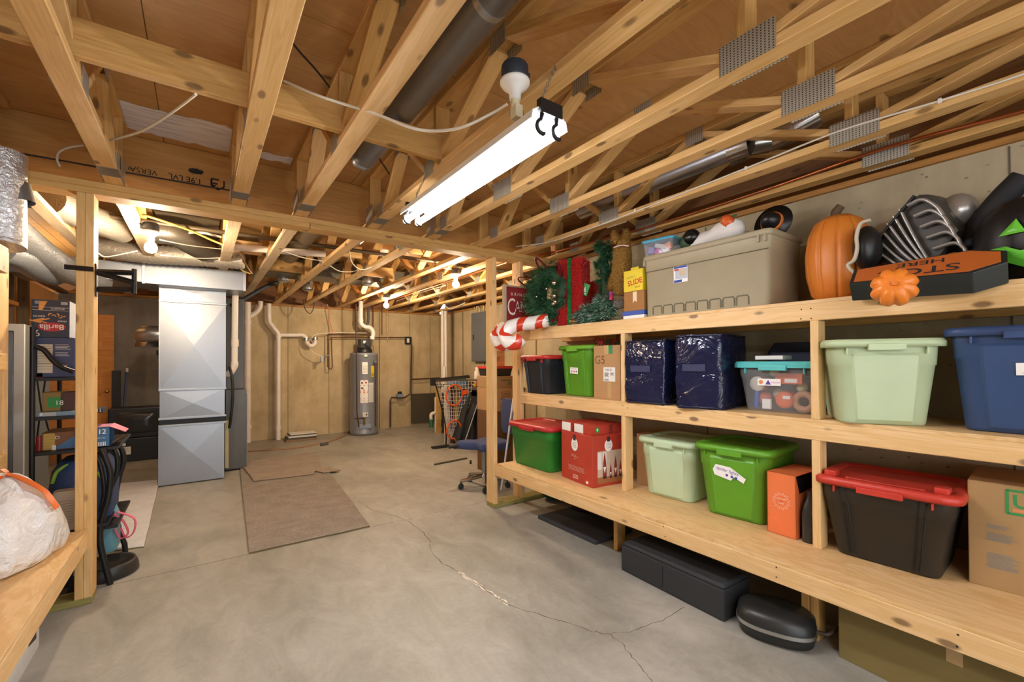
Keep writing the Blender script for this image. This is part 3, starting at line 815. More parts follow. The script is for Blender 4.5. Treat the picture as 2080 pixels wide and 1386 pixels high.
# moving carton on the lowest shelf
c, r = place(2.745, .42, 2.775, .0, .40, Z1)
t = carton('moving_box', 'brown moving carton printed in green at the right end of the lowest shelf', .43, .40, .45, c, r, cardboard('a58355'), False)
b = MB(); b.T = front(0, -.2005, 0); GP = flat('2f8a45', .7, name='green_print')
for (x, z, w, h) in ((.05,.428,.30,.010),(.05,.332,.30,.010),(-.10,.38,.010,.10),(.2,.38,.010,.10)): rect(b, x, z, w, h, GP)
b.text('U-HAUL', .075, GP, Matrix.Translation((.05, .383, 0)), .0007, bold=.02); rect(b, .04, .348, .25, .012, flat('d0894f', .7, name='orange_print'), .0005)
GR = flat('7d7d76', .8, name='grey_print')
scrib(b, -.16, .27, .07, 3, GR); scrib(b, -.16, .235, .09, 6, GR); scrib(b, -.16, .15, .1, 11, GR)
for (x0,z0,x1,z1) in ((-.02,.25,.05,.28),(-.02,.25,-.02,.16),(-.02,.16,.05,.13),(.05,.28,.12,.25),(.05,.13,.12,.16),(.12,.25,.12,.16),(-.02,.25,.05,.22),(.05,.22,.12,.25),(.05,.22,.05,.13)):
    d = V((x1-x0, z1-z0, 0)); n2 = V((-d.y, d.x, 0)).normalized()*.0012; A, B = V((x0,z0,.0007)), V((x1,z1,.0007)); b.add([A-n2,B-n2,B+n2,A+n2], [(0,1,2,3)], GP)
b.text('40', .05, GP, Matrix.Translation((.17, .3, 0)), .0007)
part(b, 'printed_mark', t)

# under the bench shelf ------------------------------------------------------------
FAB = flat('2b2c2e', .75, name='black_fabric')
t = thing('storage_case', 'long black fabric storage case on the floor under the shelf', 'storage case', (2.42, 1.63, 0), -PI/2-.03)
b = MB(); b.box(-.36, .36, -.13, .13, 0, .17, FAB); part(b, 'case_body', t, .01)
b = MB(); b.loft([rrect(.70, .24, .02, .168), rrect(.72, .262, .03, .18), rrect(.68, .23, .04, .192)], FAB); part(b, 'lid', t)
b = MB(); b.obox((-.04, -.134, .09), (.02, .006, .12), FAB); part(b, 'strap', t, .002)
t = thing('instrument_case', 'black oval hard case with silver rim under the shelf', 'case', (2.40, 1.07, 0), -PI/2+.35)
def oval(a, b2, z): return [(a*math.copysign(abs(math.cos(q))**.75, math.cos(q)), b2*math.copysign(abs(math.sin(q))**.75, math.sin(q)), z) for q in [2*PI*i/36 for i in range(36)]]
CAS = flat('232423', .4, name='case_shell')
b = MB(); b.loft([oval(.12,.09,0), oval(.165,.125,.012), oval(.175,.135,.06)], CAS); part(b, 'lower_shell', t)
b = MB(); b.loft([oval(.178,.138,.06), oval(.178,.138,.078)], metal('c9c9c6', .3)); part(b, 'rim', t, label='silver rim')
b = MB(); b.loft([oval(.175,.135,.078), oval(.17,.13,.12), oval(.14,.10,.145), oval(.08,.05,.150)], CAS); part(b, 'upper_shell', t)
b = MB(); b.tube(smooth_path([(.17,.0,.07),(.22,.0,.075),(.26,.05,.10),(.30,.08,.11)], 5), .009, flat('4a3a2c', .6, name='strap'), 6); part(b, 'strap', t)
carton('cardboard_box', 'olive brown carton on the floor under the right end of the shelf', .80, .4, .27, V((2.62, .40, 0)), -PI/2-.09, cardboard('7d6c3c'), True)
b = MB(); b.box(-.35, .35, -.21, .21, 0, .03, flat('34363a', .7, name='dark_board')); single(b, 'panel', 'dark flat panel lying on the floor under the left end of the shelf', 'panel', (2.66, 2.72, 0), PI/2, bevel=.004)
for (px, py, c2, nm, lb) in ((1130,1030,'1f5a34','garland','dark green garland heap under the shelf near the partition'), (1190,1035,'7a2320','fabric','dark red cloth bundle under the shelf near the partition')):
    p = at(px, py, X=2.95)
    b = MB(); b.sphere((0,0,.07), .15, tinsel(c2, .1, .7), 18, 10, (1,.9,.45)); single(b, nm, lb, nm, (2.95, p.y, .0))
# ================================================================ decorations on the top shelf
def foliage(mb, pts, n, ln, mat, w=.0035, spread=1.0, up=0.0):
    for k in range(n):
        p, d = random.choice(pts)
        u = V((random.gauss(0,1), random.gauss(0,1), random.gauss(0,1))).normalized()
        q = (d*.8 + u*spread + V((0,0,up))).normalized(); s = q.orthogonal().normalized()*w
        o = p + u*.008; L = ln*random.uniform(.6, 1.2)
        mb.add([o-s, o+s, o+q*L], [(0,1,2)], mat)
NEED = [flat(c, .7, name='needles') for c in ('2a5e38', '397347', '4c8555', '1f4a30')]
FROST = [flat(c, .6, name='needles_frost') for c in ('3f7350', '315f42', '8fab98', 'b4beb4')]
# wreath standing on the shelf, facing the aisle
WC = V((2.645, 3.115, 2.015)); WR, Wr = .190, .135
t = thing('wreath', 'round green wreath with red ribbon and silver baubles standing on the top shelf', 'wreath', (WC.x, WC.y, Z3))
WT = Matrix.Rotation(-PI/2+.12, 4, 'Z')
def wp(a, rr=0, dx=0): return WC + WT.to_3x3() @ V(((WR+rr)*math.cos(a), -dx, (WR+rr)*math.sin(a)))
b = MB(); pts = []
for i in range(60):
    a = 2*PI*i/60
    for k in range(10):
        q = random.uniform(0, 2*PI); r2 = Wr*random.uniform(.3, .9)
        p = wp(a, r2*math.cos(q), r2*math.sin(q)*.8); pts.append((p, (p - wp(a)).normalized()))
b.tube([wp(2*PI*i/40) for i in range(40)], Wr*.55, NEED[3], 8, closed=True)
for m in NEED: foliage(b, pts, 3000, .06, m)
o = wpart(b, 'needles', t); o['kind'] = 'stuff'
RIB = tinsel('8f1528', .15, .5)
for k in range(7):
    a0 = .5+k*.9; b = MB(); P = []
    for i in range(8):
        q = -1.9+3.3*i/7; P.append(wp(a0+.07*i, math.cos(q)*Wr*1.0, math.sin(q+1.6)*Wr*1.0+.01))
    b.tube(smooth_path(P, 3), .013, RIB, 6, flat=.3); wpart(b, 'ribbon', t)
SIL = metal('d9d5cf', .12, 1.0)
for (px, py, rr) in ((1126,575,.024),(1126,601,.022),(1128,613,.02),(1110,587,.012),(1090,603,.012),(1124,617,.018)):
    b = MB(); b.sphere(at(px, py, X=2.52), rr, SIL if rr > .01 else flat('b0283a', .2, name='red_bauble'), 12, 8); wpart(b, 'bauble', t)
# kringle sign
t = thing('candy_sign', 'red framed sign with white candy lettering behind the wreath', 'sign', (2.63, 3.478, Z3+.003))
SGN = flat('8e1f22', .6, name='sign_red')
b = MB(); b.box(-.235, .245, -.004, .014, .012, .408, SGN); part(b, 'panel', t)
b = MB()
for (x0,x1,z0,z1) in ((-.26,-.235,0,.42),(.245,.27,0,.42),(-.235,.245,0,.014),(-.235,.245,.406,.42)): b.box(x0, x1, -.016, .022, z0, z1, flat('b9a88c', .6, name='frame_wood'))
part(b, 'sign_frame', t)
CRM = flat('efe4d2', .6, name='sign_lettering')
b = MB(); b.T = front(0, -.0045, 0)
b.text('K R I N G L E', .043, CRM, Matrix.Translation((-.175, .335, 0)), .0004, 'LEFT'); b.text('C', .235, CRM, Matrix.Translation((-.222, .205, 0)), .0004, 'LEFT', .62); b.text('ANDY CO', .155, CRM, Matrix.Translation((-.128, .215, 0)), .0004, 'LEFT', .62)
for i in range(7):
    for sg in (-1, 1): b.add([(-.1+i*.028, .105, .0004), (-.1+i*.028+.012, .105+sg*.014, .0004), (-.1+i*.028+.02, .105+sg*.004, .0004)], [(0,1,2)], CRM)
part(b, 'lettering', t)
# candy canes: hooks hanging past the shelf end
CW = flat('f2ebe4', .25, name='candy_white', coat=.3); CR = flat('cf3a22', .25, name='candy_red', coat=.3)
def cane(off, label):
    pw = [(1114,654,2.62), (1085,656,2.52), (1056,659,2.40), (1036,667,2.31), (1026,681,2.27), (1033,695,2.27), (1048,697,2.31), (1061,687,2.36)]
    P = [at(px+off[0], py+off[1], X=x+off[2]) for px, py, x in pw]
    P[0].z = max(P[0].z, Z3+.062)
    Q = smooth_path(P, 26)
    t = thing('candy_cane', label, 'candy cane', P[0], group='striped candy cane decorations')
    b = MB(); L = 0; n = 40; rings = []; S = [0]
    for i in range(1, len(Q)): S.append(S[-1]+(Q[i]-Q[i-1]).length)
    m0 = len(b.f)
    b.tube(Q, [.062]*(len(Q)-5)+[.060,.056,.048,.036,.018], CW, n)
    k = b._m(CR); fi = 0
    for i in range(len(Q)-1):
        for j in range(n):
            if ((S[i] + .06*math.cos(2*PI*j/n+.8)) / .20) % 1 < .38: b.mi[fi] = k
            fi += 1
    wpart(b, 'cane_body', t)
    q = MB(); q.tube(smooth_path([P[5]+V((0,0,.0)), P[5]+V((-.01,-.03,.03)), P[6]+V((0,0,.05))], 4), .003, flat('3a5a34', .6, name='light_cord'), 5); wpart(q, 'light_cord', t)
cane((-17, 3, .06), 'red and white candy cane behind its twin at the shelf end')
cane((0, 0, -.03), 'red and white candy cane hook nearest the viewer at the shelf end')
# glitter gift boxes with lights
GLIT = tinsel('e02222', .15, .35); GRB = tinsel('18a04c', .2, .35)
GST = [flat(c, .3, .3, name='red_strand') for c in ('e8262a', 'a81418', 'ff5a50')]
def gift(px, py, X, w, d, h, tilt, label, bow=False):
    p = at(px, py, X=X); p.z = Z3+.002
    t = thing('gift_box', label, 'gift decoration', p, -PI/2+.35, 'red glitter gift boxes')
    t.rotation_euler = (tilt, 0, -PI/2+.35)
    b = MB(); b.box(-w/2, w/2, -d/2, d/2, 0, h, GLIT); part(b, 'box_body', t, .012)
    b = MB(); pts = []
    for k in range(500):
        u, v2 = random.uniform(-.5,.5), random.uniform(0,1)
        pts += [(V((u*w, -d/2, v2*h)), V((0,-1,0))), (V((w/2, u*d, v2*h)), V((1,0,0))), (V((u*w, (v2-.5)*d, h)), V((0,0,1)))]
    for m in GST: foliage(b, pts, 1500, .016, m, .0016, 1.6)
    part(b, 'tinsel_strands', t)['kind'] = 'stuff'
    b = MB(); b.box(-.016, .016, -d/2-.012, d/2+.012, .0, h+.012, GRB); part(b, 'ribbon', t, .004)
    return t
gift(1166, 622, 2.72, .24, .17, at(1165, 530, X=2.70).z-Z3, 0, 'tall red glitter gift box with green ribbon right of the wreath')
t2 = gift(1197, 575, 2.95, .20, .17, .24, 0, 'smaller red glitter gift box with green ribbon, behind the tall one'); t2.location.z = Z3+.16
b = MB(); b.box(-.14,.14,-.1,.1,0,.158,flat('5a2a20', .7, name='dark_box')); single(b, 'box', 'dark red box under the small glitter gift box', 'box', (2.97, t2.location.y, Z3), -PI/2)
t2.location = (2.97, t2.location.y, Z3+.163)
p = at(1188, 588, X=2.72)
t = thing('price_tag', 'green and white hang tag on the garland by the gift boxes', 'tag', p, -PI/2+.2); t.rotation_euler = (0, .4, -PI/2+.2)
b = MB(); b.box(-.04,.04,-.003,.003,-.05,.05, flat('3d9a4e', .5, name='tag_green')); part(b, 'tag_card', t)
b = MB(); b.T = front(0, -.0035, 0); b.add([(-.02,-.02,0),(.02,-.02,0),(0,.025,0)], [(0,1,2)], PAPER); rect(b, 0, -.035, .05, .01, PAPER, .0002); part(b, 'printed_mark', t)
# garlands
def garland(label, pw, rad, mats, n, ln, x0=None, tcol=None):
    P = smooth_path([at(a, c, X=x) for a, c, x in pw], 6)
    for q in P: q.z = max(q.z, Z3+.03)
    t = thing('garland', label, 'garland', (P[0].x, P[0].y, Z3))
    b = MB(); pts = []
    b.tube(P, rad*.45, NEED[3], 7)
    for i, q in enumerate(P):
        for k in range(8):
            u = V((random.gauss(0,1), random.gauss(0,1), random.gauss(0,1))).normalized(); pts.append((q+u*rad*random.uniform(.3,.8), u))
    for m in mats: foliage(b, pts, n, ln, m)
    for i, p in enumerate(b.v): 
        if p.z < Z3+.003: p.z = Z3+.003
    o = wpart(b, 'needles', t); o['kind'] = 'stuff'
    return t
garland('upright dark green garland beside the gold tinsel deer', [(1232,600,2.86),(1228,560,2.86),(1226,525,2.86),(1222,498,2.86)], .085, NEED, 1500, .045)
garland('frosted green garland heaped at the shelf edge below the gift boxes', [(1150,650,2.72),(1175,640,2.68),(1200,628,2.70),(1228,612,2.72),(1240,632,2.72),(1205,648,2.68),(1180,652,2.66)], .075, FROST, 1500, .045)
garland('green garland tuft in front of the wreath bottom', [(1105,640,2.60),(1112,648,2.60),(1128,652,2.60)], .055, [NEED[1], NEED[2]], 900, .04)
t = thing('tinsel_roll', 'gold wire tinsel coil at the shelf edge', 'decoration', at(1158, 641, X=2.62)); t.location.z = Z3+.03
b = MB(); b.tube([(.012*math.cos(a*.9)-.0, -.012*a*.12, .022*math.sin(a*.9)+.0) for a in range(46)], .0016, metal('c8a24a', .25), 5); part(b, 'coil', t)
# gold tinsel deer, upside down legs up
GOLD = tinsel('d8a550', .3, .4)
GS = [flat(c, .3, .6, name='gold_strand') for c in ('d9a94e', 'a3742c', 'e8c57a')]
t = thing('tinsel_deer', 'gold tinsel deer figure standing by the yellow box', 'decoration', (2.80, 2.17, Z3))
b = MB(); pts = []
def limb(pw, radii):
    P = smooth_path([at(a, c, X=x) for a, c, x in pw], 6); R = []
    k = len(P)-1
    for i in range(len(P)):
        f = i/k*(len(radii)-1); j = min(int(f), len(radii)-2); R.append(radii[j]+(radii[j+1]-radii[j])*(f-j))
    b.tube(P, R, GOLD, 12)
    for q, r in zip(P, R):
        for m in range(14):
            u = V((random.gauss(0,1), random.gauss(0,1), random.gauss(0,1))).normalized(); pts.append((q+u*r, u))
limb([(1258,600,2.83),(1262,560,2.83),(1265,520,2.83),(1268,490,2.83)], [.06,.085,.075,.05])
limb([(1258,492,2.83),(1249,478,2.82),(1247,468,2.82)], [.04,.028,.018])
limb([(1270,492,2.83),(1273,478,2.83),(1272,468,2.83)], [.04,.028,.018])
limb([(1252,560,2.82),(1244,578,2.78),(1240,590,2.76)], [.05,.036,.024])
for m in GS: foliage(b, pts, 1500, .022, m, .0015, 1.0)
o = wpart(b, 'tinsel_body', t)
b = MB(); ring = [at(1247+i*3.0, 503-1.2*math.sin(i*.35)*2-i*.4, X=2.735) for i in range(11)]
b.tube(ring, .006, flat('e6c9c0', .4, name='striped_cord'), 6); wpart(b, 'collar', t)
limb2 = MB(); limb2.sphere(at(1258, 618, X=2.74), .055, tinsel('c9c7c2', .8, .25), 14, 9, (1,1,.7)); 
p0 = at(1258, 620, X=2.74); single(limb2, 'tinsel_ball', 'silver tinsel bunch under the gold deer', 'decoration')
b = MB(); 
p = at(1241, 600, X=2.68); b.tube([(0,0,-.04),(0,0,.0)], .016, flat('b81e4a', .4, name='pink_bulb'), 10); b.tube([(0,0,.0),(0,0,.03)], .016, flat('2258b8', .4, name='blue_cap'), 10); single(b, 'toy_light', 'pink and blue toy bulb hanging in the garland', 'light ornament', p, bevel=.003)
# yellow slide box, brown box, blue box: a small stack
y0, y1 = at(1266, 640, X=2.63).y, at(1308, 640, X=2.63).y; ym = (y0+y1)/2; w = y0-y1
zc = [Z3, at(1285, 632, X=2.63).z, at(1285, 592, X=2.63).z, at(1285, 549, X=2.63).z]
t = thing('shoe_box', 'blue and white flat box under the brown box on the top shelf', 'box', (2.76, ym, zc[0]+.0005), -PI/2)
h = zc[1]-zc[0]; b = MB(); b.box(-w/2, w/2, -.13, .13, 0, h*.45, PAPER); part(b, 'box_body', t, .002)
b = MB(); b.box(-w/2-.006, w/2+.006, -.134, .134, h*.45, h, flat('2b4fa0', .5, name='blue_lid')); part(b, 'lid', t, .002)
t = thing('cardboard_box', 'small brown box with torn tape in the stack on the top shelf', 'box', (2.76, ym-.005, zc[1]+.001), -PI/2)
h = zc[2]-zc[1]; b = MB(); b.box(-w/2+.004, w/2-.004, -.13, .13, 0, h-.001, cardboard('a06f3a')); part(b, 'box_body', t, .003)
b = MB(); b.T = front(.01, -.1305, h*.55); b.add([(-.018,.06,0),(.018,.06,0),(.018,-.02,0),(.0,-.005,0),(-.018,-.025,0)], [(0,4,3,2,1)][::1], flat('c9b08c', .3, name='torn_tape')); part(b, 'tape', t)
t = thing('yellow_box', 'yellow carton with red slide lettering on top of the brown box', 'box', (2.75, ym-.003, zc[2]+.001), -PI/2)
h = zc[3]-zc[2]; YEL = flat('e3c91f', .45, name='yellow_card')
b = MB(); b.box(-w/2+.004, w/2-.012, -.12, .12, 0, h, YEL); b.box(-w*.12, w*.25, -.12, -.117, h, h+.018, YEL); part(b, 'box_body', t, .002)
b = MB(); b.T = front(.0, -.1205, h*.45, .12); b.text('SLIDE', .055, RED_I, Matrix.Translation((.012, -.008, 0)), .0, bold=.02); b.text('FAMILY', .026, flat('8a8a5a', .6, name='grey_ink2'), Matrix.Translation((-.018, .036, 0)), 0); b.text('Show', .022, flat('7a2a1c', .6, name='brown_ink'), Matrix.Translation((.03, -.047, 0)), 0); part(b, 'lettering', t)
# the big tan bin
ya, yb = at(1312, 640, X=2.635).y, at(1563, 614, X=2.635).y
TAN = flat('a89c80', .5, name='tan_plastic')
w = ya-yb; d = .40; h = .405
t = thing('storage_bin', 'large tan plastic bin with flat lid on the top shelf', 'storage bin', (2.635+d/2, (ya+yb)/2, Z3), -PI/2)
b = MB(); W = lambda z: w*(.985+.03*z/h)
b.loft([rrect(w*.97, d*.97, .03, 0), rrect(w, d, .03, .012), rrect(w*1.012, d*1.01, .03, h*.8), rrect(w*1.022, d*1.022, .03, h*.805), rrect(w*1.025, d*1.025, .03, h)], TAN)
part(b, 'body', t)
b = MB(); b.tube([(-w*.5, -d/2*1.022-.0005, h*.80), (w*.5, -d/2*1.022-.0005, h*.80)], .0028, flat('5f5a44', .6, name='tan_groove_shade'), 6); part(b, 'groove', t)  # dark strip draws the shade of the ledge line in colour
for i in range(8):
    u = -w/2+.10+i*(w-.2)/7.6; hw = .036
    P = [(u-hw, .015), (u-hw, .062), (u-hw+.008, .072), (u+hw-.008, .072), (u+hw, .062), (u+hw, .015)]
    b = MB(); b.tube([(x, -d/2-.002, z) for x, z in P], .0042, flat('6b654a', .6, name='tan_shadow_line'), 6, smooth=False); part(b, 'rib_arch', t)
b = MB(); b.loft([rrect(w*1.03, d*1.05, .03, h-.002), rrect(w*1.05, d*1.09, .035, h+.004), rrect(w*1.05, d*1.09, .035, h+.03), rrect(w*1.03, d*1.06, .03, h+.034), rrect(w*.97, d*.95, .03, h+.034), rrect(w*.95, d*.92, .03, h+.028)], TAN); lo = part(b, 'lid', t)
for u in (-.5, .44, .485): 
    b = MB(); b.obox((u*w, -d/2-.012, h-.018), (.012, .02, .04), TAN); b.build('clip', (0,0,0), .002, parent=lo)
b = MB(); b.T = front(-w*.16, -d/2-.006, h*.66); rect(b, 0, 0, .105, .11, PAPER, 0); rect(b, 0, .047, .1, .012, BLU_I, .0004); rect(b, -.02, -.045, .06, .016, BLU_I, .0004); rect(b, .005, .003, .09, .07, flat('b9c0cf', .5, name='photo_blue'), .0003); rect(b, .018, .008, .05, .045, flat('c8b394', .5, name='photo_tan'), .0005); rect(b, -.03, .032, .035, .012, RED_I, .0006); part(b, 'label', t)
BINZ = Z3+h+.0345; BX = 2.635+d/2
def onbin(px, X=None): return at(px, 500, X=X or BX).y
# clear box with blue lid on the bin
y = onbin(1343, 2.72)
t = thing('craft_box', 'small clear box with blue lid full of party bits on the tan bin', 'box', (2.76, y, BINZ), -PI/2+.15)
b = MB(); b.loft([rrect(.21, .2, .02, .0), rrect(.23, .22, .02, .10)], clear_plastic('eef0f8'), True, True, False); part(b, 'body', t)
b = MB(); b.loft([rrect(.245, .235, .02, .1), rrect(.25, .24, .02, .115), rrect(.23, .22, .02, .12)], flat('4aa3c0', .4, name='blue_lid2')); part(b, 'lid', t)
for i, (cc, x, z, lb) in enumerate((('d9d2c0',.0,.06,'cream paper bundle in the small clear box'), ('c13a8e',-.02,.02,'magenta trinket in the small clear box'), ('e0812e',.06,.05,'orange trinket in the small clear box'), ('8f86c4',-.07,.04,'lilac trinket in the small clear box'))):
    b = MB(); b.obox((0,0,0), (.05,.04,.045) if i else (.09,.03,.03), flat(cc, .6, name='trinket'), Matrix.Rotation(.5*i+.3, 3, 'Y'))
    q = V((2.76, y, BINZ)) + Matrix.Rotation(-PI/2+.15, 3, 'Z') @ V((x, -.05, z+.012)); single(b, 'trinket', lb, 'trinket', q, -PI/2+.15, 'trinkets in the small clear box', .006)
# green witch head, ghost, pumpkin, witch hat
y = onbin(1400, 2.78)
t = thing('witch_figure', 'dark green round witch head lying beside the ghost on the tan bin', 'decoration', (2.80, y, BINZ), -PI/2)
b = MB(); b.sphere((0,0,.075), .075, flat('33523a', .45, name='witch_green'), 18, 12, (1,1,1)); part(b, 'head', t)
b = MB(); b.sphere((.03,-.035,.095), .058, flat('131514', .25, name='black_gloss'), 14, 9); part(b, 'hair', t)
GW = flat('e9e6e0', .6, name='ghost_white')
pa, pb = at(1400, 482, X=2.80), at(1505, 458, X=2.80)
t = thing('ghost_figure', 'white ghost figure holding a little pumpkin, lying on the tan bin', 'figurine', (2.80, pa.y, BINZ), -PI/2)
L = pa.y-pb.y; b = MB(); rings = []
for k, (f, r, zz) in enumerate(((-.05,.035,.05),(.05,.055,.06),(.25,.06,.062),(.45,.058,.07),(.6,.068,.085),(.75,.075,.092),(.9,.07,.09),(1.02,.05,.085),(1.06,.015,.085))):
    ring = []
    for j in range(16):
        a = 2*PI*j/16; rr = r*(1+.10*math.cos(3*a+k)*(f < .5)); ring.append((f*L, rr*math.cos(a), max(.0, zz+rr*math.sin(a)*1.0)))
    rings.append(ring)
b.loft(rings, GW); part(b, 'ghost_body', t)
b = MB()
for z, x in ((.10,.83*L),(.115,.79*L),(.085,.80*L)): b.sphere((x, -.066, z), .007, flat('6a6560', .6, name='ghost_face'), 8, 6)
part(b, 'ghost_face', t)
b = MB(); b.lathe([(.004,.0),(.03,.005),(.05,.028),(.052,.045),(.04,.068),(.015,.078),(.003,.074)], flat('e0622a', .35, name='little_pumpkin'), 32, (.74*L,-.035,.11), Matrix.Rotation(.9, 3, 'Y'), lobes=8, depth=.12); part(b, 'pumpkin', t)
b = MB(); b.tube([(.74*L+.055,-.035,.165),(.74*L+.085,-.035,.168)], .007, flat('2f5c3a', .6, name='pumpkin_stem'), 7); part(b, 'stem', t)
y = onbin(1566, 2.84)
t = thing('witch_hat', 'black witch hat with orange band standing on its brim edge on the tan bin', 'hat', (2.87, y, BINZ+.09)); t.rotation_euler = (0, -PI/2+.2, .0)
HB_ = flat('151515', .35, name='hat_black')
b = MB(); b.T = Matrix.Scale(.86, 4); b.lathe([(.002,-.004),(.128,-.004),(.130,.002),(.075,.008),(.068,.03),(.06,.06),(.045,.09),(.02,.11),(.002,.113)], HB_, 28); part(b, 'hat_body', t)
b = MB(); b.T = Matrix.Scale(.86, 4); b.lathe([(.074,.010),(.0765,.010),(.0705,.034),(.068,.034)], flat('d9772a', .5, name='orange_band'), 28); part(b, 'hat_band', t)
# giant pumpkin
yp0, yp1 = at(1636, 540, X=2.86).y, at(1772, 540, X=2.86).y
R0 = (yp0-yp1)/2; t = thing('pumpkin', 'giant orange pumpkin with brown stem on the top shelf', 'pumpkin', (2.88, (yp0+yp1)/2, Z3))
PK = flat('d9802c', .45, name='pumpkin_orange')
hz = at(1700, 440, X=2.86).z - Z3
b = MB(); b.lathe([(.02,.012),(R0*.55,.0),(R0*.82,hz*.10),(R0*.97,hz*.32),(R0,hz*.55),(R0*.92,hz*.78),(R0*.72,hz*.93),(R0*.42,hz),(R0*.15,hz*.985),(.01,hz*.96)], PK, 180, lobes=11, depth=.06, ex=22); part(b, 'pumpkin_body', t)
b = MB(); b.tube(smooth_path([(0,0,hz*.95),(.0,.01,hz+.025),(.01,-.01,hz+.06)], 5), [.034]*3+[.024]*5+[.022]*3, flat('5c4630', .7, name='stem_brown'), 10); part(b, 'stem', t)
# mask, ball, strapped box, black jack-o-lantern
t = thing('mask', 'black mask with bone white edging beside the giant pumpkin', 'mask', at(1752, 560, X=2.70)); t.location.z = Z3
zz = lambda px, py, X: at(px, py, X=X)
b = MB(); b.sphere(zz(1762, 505, 2.76)-V((0,0,.0)), .085, flat('161616', .4, name='mask_black'), 16, 10, (1,.7,1.35)); wpart(b, 'mask_shell', t)
b = MB(); b.tube(smooth_path([zz(a, c, 2.665) for a, c in ((1768,447),(1748,455),(1740,480),(1741,505),(1735,528),(1722,540),(1738,556),(1756,564))], 6), .014, flat('c9bda6', .5, name='bone'), 8, flat=.6); wpart(b, 'bone_edge', t)
b = MB(); b.sphere((0,0,.12), .12, flat('5a1416', .4, name='dark_red'), 18, 12); single(b, 'ball', 'dark red ball behind the coffin sign on the top shelf', 'ball', (2.95, zz(1790,520,2.95).y, Z3+.0))
SLV = flat('b9b7b2', .28, .55, name='silver_strap')
t = thing('armor_costume', 'silver strapped costume armour leaning against the wall on the top shelf', 'costume', (2.93, zz(1860,470,2.93).y, Z3+.005))
pw = [(1790,545),(1768,498),(1862,392),(1900,398),(1950,468),(1880,560)]
def quadP(pl, X): return [zz(a, c, X) for a, c in pl]
F = quadP(pw, 2.84); Bk = [p+V((.16,-.02,.02)) for p in F]
b = MB(); b.loft([F, Bk], flat('56544f', .45, .4, name='shell_dark'), False); wpart(b, 'shell', t, .03)
def strap(pts, wd, X=2.825, nm='strap', m=None):
    q = MB(); q.tube(smooth_path([zz(a, c, X) for a, c in pts], 5), wd, m or SLV, 6, flat=.35); wpart(q, nm, t)
for k in range(6):
    x0, y0 = 1858+k*16, 404+k*22
    strap([(x0-14-k*3, y0+14), (x0+16, y0+2), (x0+44-k*2, y0+16-k), (x0+58-k*4, y0+34-k*2)], .024, 2.815)
for k in range(6):
    strap([(1768+k*12, 500-k*15), (1820+k*8, 536-k*10), (1880+k*3, 558-k*3)], .019, 2.815)
strap([(1784,500),(1790,480),(1858,398)], .02, 2.81, 'strap', BLACK)
b = MB(); b.sphere(zz(1945, 430, 2.99), .085, SLV, 14, 9, (1,.9,1)); wpart(b, 'shoulder_piece', t)
y0 = zz(2122, 480, 2.80).y
t = thing('jack_o_lantern', 'black jack-o-lantern with green eye and grin at the right end of the top shelf', 'jack-o-lantern', (2.86, y0-.02, Z3), -PI/2-.2)
JB = flat('101113', .5, name='jack_black')
b = MB(); b.lathe([(.02,.01),(.13,.0),(.205,.06),(.235,.15),(.225,.26),(.17,.34),(.08,.37),(.01,.355)], JB, 60, lobes=10, depth=.05); part(b, 'pumpkin_body', t)
GE = flat('6ccf3e', .4, name='eye_green')
def jp(x, z):
    rr = .243*math.sqrt(max(.05, 1-((z-.17)/.24)**2)); return V((x, -math.sqrt(max(1e-4, rr*rr-x*x))-.003, z))
def patchp(poly, m, nm, lift=0.0):
    q = MB(); c = V((sum(p[0] for p in poly)/len(poly), 0, sum(p[1] for p in poly)/len(poly))); N_ = len(poly)
    ring = [jp(*p) for p in poly]; ring2 = [jp(c.x+(p[0]-c.x)*.5, c.z+(p[1]-c.z)*.5)+V((0,-.002,0)) for p in poly]; cc = jp(c.x, c.z)+V((0,-.003,0))
    q.add(ring+ring2+[cc], [(i,(i+1)%N_,N_+(i+1)%N_,N_+i) for i in range(N_)]+[(N_+i,N_+(i+1)%N_,2*N_) for i in range(N_)], m); part(q, nm, t)
patchp([(-.085,.185),(-.005,.185),(-.035,.245)], GE, 'eye'); patchp([(.05,.185),(.13,.185),(.09,.245)], GE, 'eye')
patchp([(-.115,.14),(-.065,.14),(-.06,.115),(-.01,.115),(-.005,.14),(.10,.14),(.11,.085),(.06,.05),(-.02,.05),(-.08,.085)], GE, 'mouth')
b = MB(); b.tube(smooth_path([zz(a, c, 2.95) for a, c in ((1950,545),(1985,470),(2030,410),(2080,360))], 5), .05, flat('1c1d20', .7, name='black_cloth'), 8); single(b, 'cloth_hood', 'black ragged cloth hanging behind the green faced lantern', 'cloth')
# coffin sign with orange top
t = thing('coffin_prop', 'black coffin prop with orange face lettered stop here, lying on the shelf edge', 'halloween prop', (2.58, zz(1880,560,2.58).y, Z3+.004))
out = [(-.255,-.05),(-.16,-.105),(.24,-.068),(.24,.068),(-.16,.105),(-.255,.05)]
th = .62; zl = V((-math.sin(th), -.05, math.cos(th))).normalized(); yl = V((-math.cos(th), -.1, -math.sin(th))); yl = (yl-zl*yl.dot(zl)).normalized(); xl = yl.cross(zl)
fc = zz(1868, 543, 2.56); t.location = fc - zl*.097; t.rotation_euler = Matrix((xl, yl, zl)).transposed().to_euler()
CB = flat('1d2422', .5, name='coffin_black')
b = MB(); b.ext(out, 0, .095, CB); part(b, 'coffin_body', t, .004)
b = MB(); b.ext([(x*.93, y*.86) for x, y in out], .095, .0975, flat('c4682a', .5, name='coffin_orange')); part(b, 'orange_face', t)
b = MB(); T = Matrix.Translation((0,0,.0982))
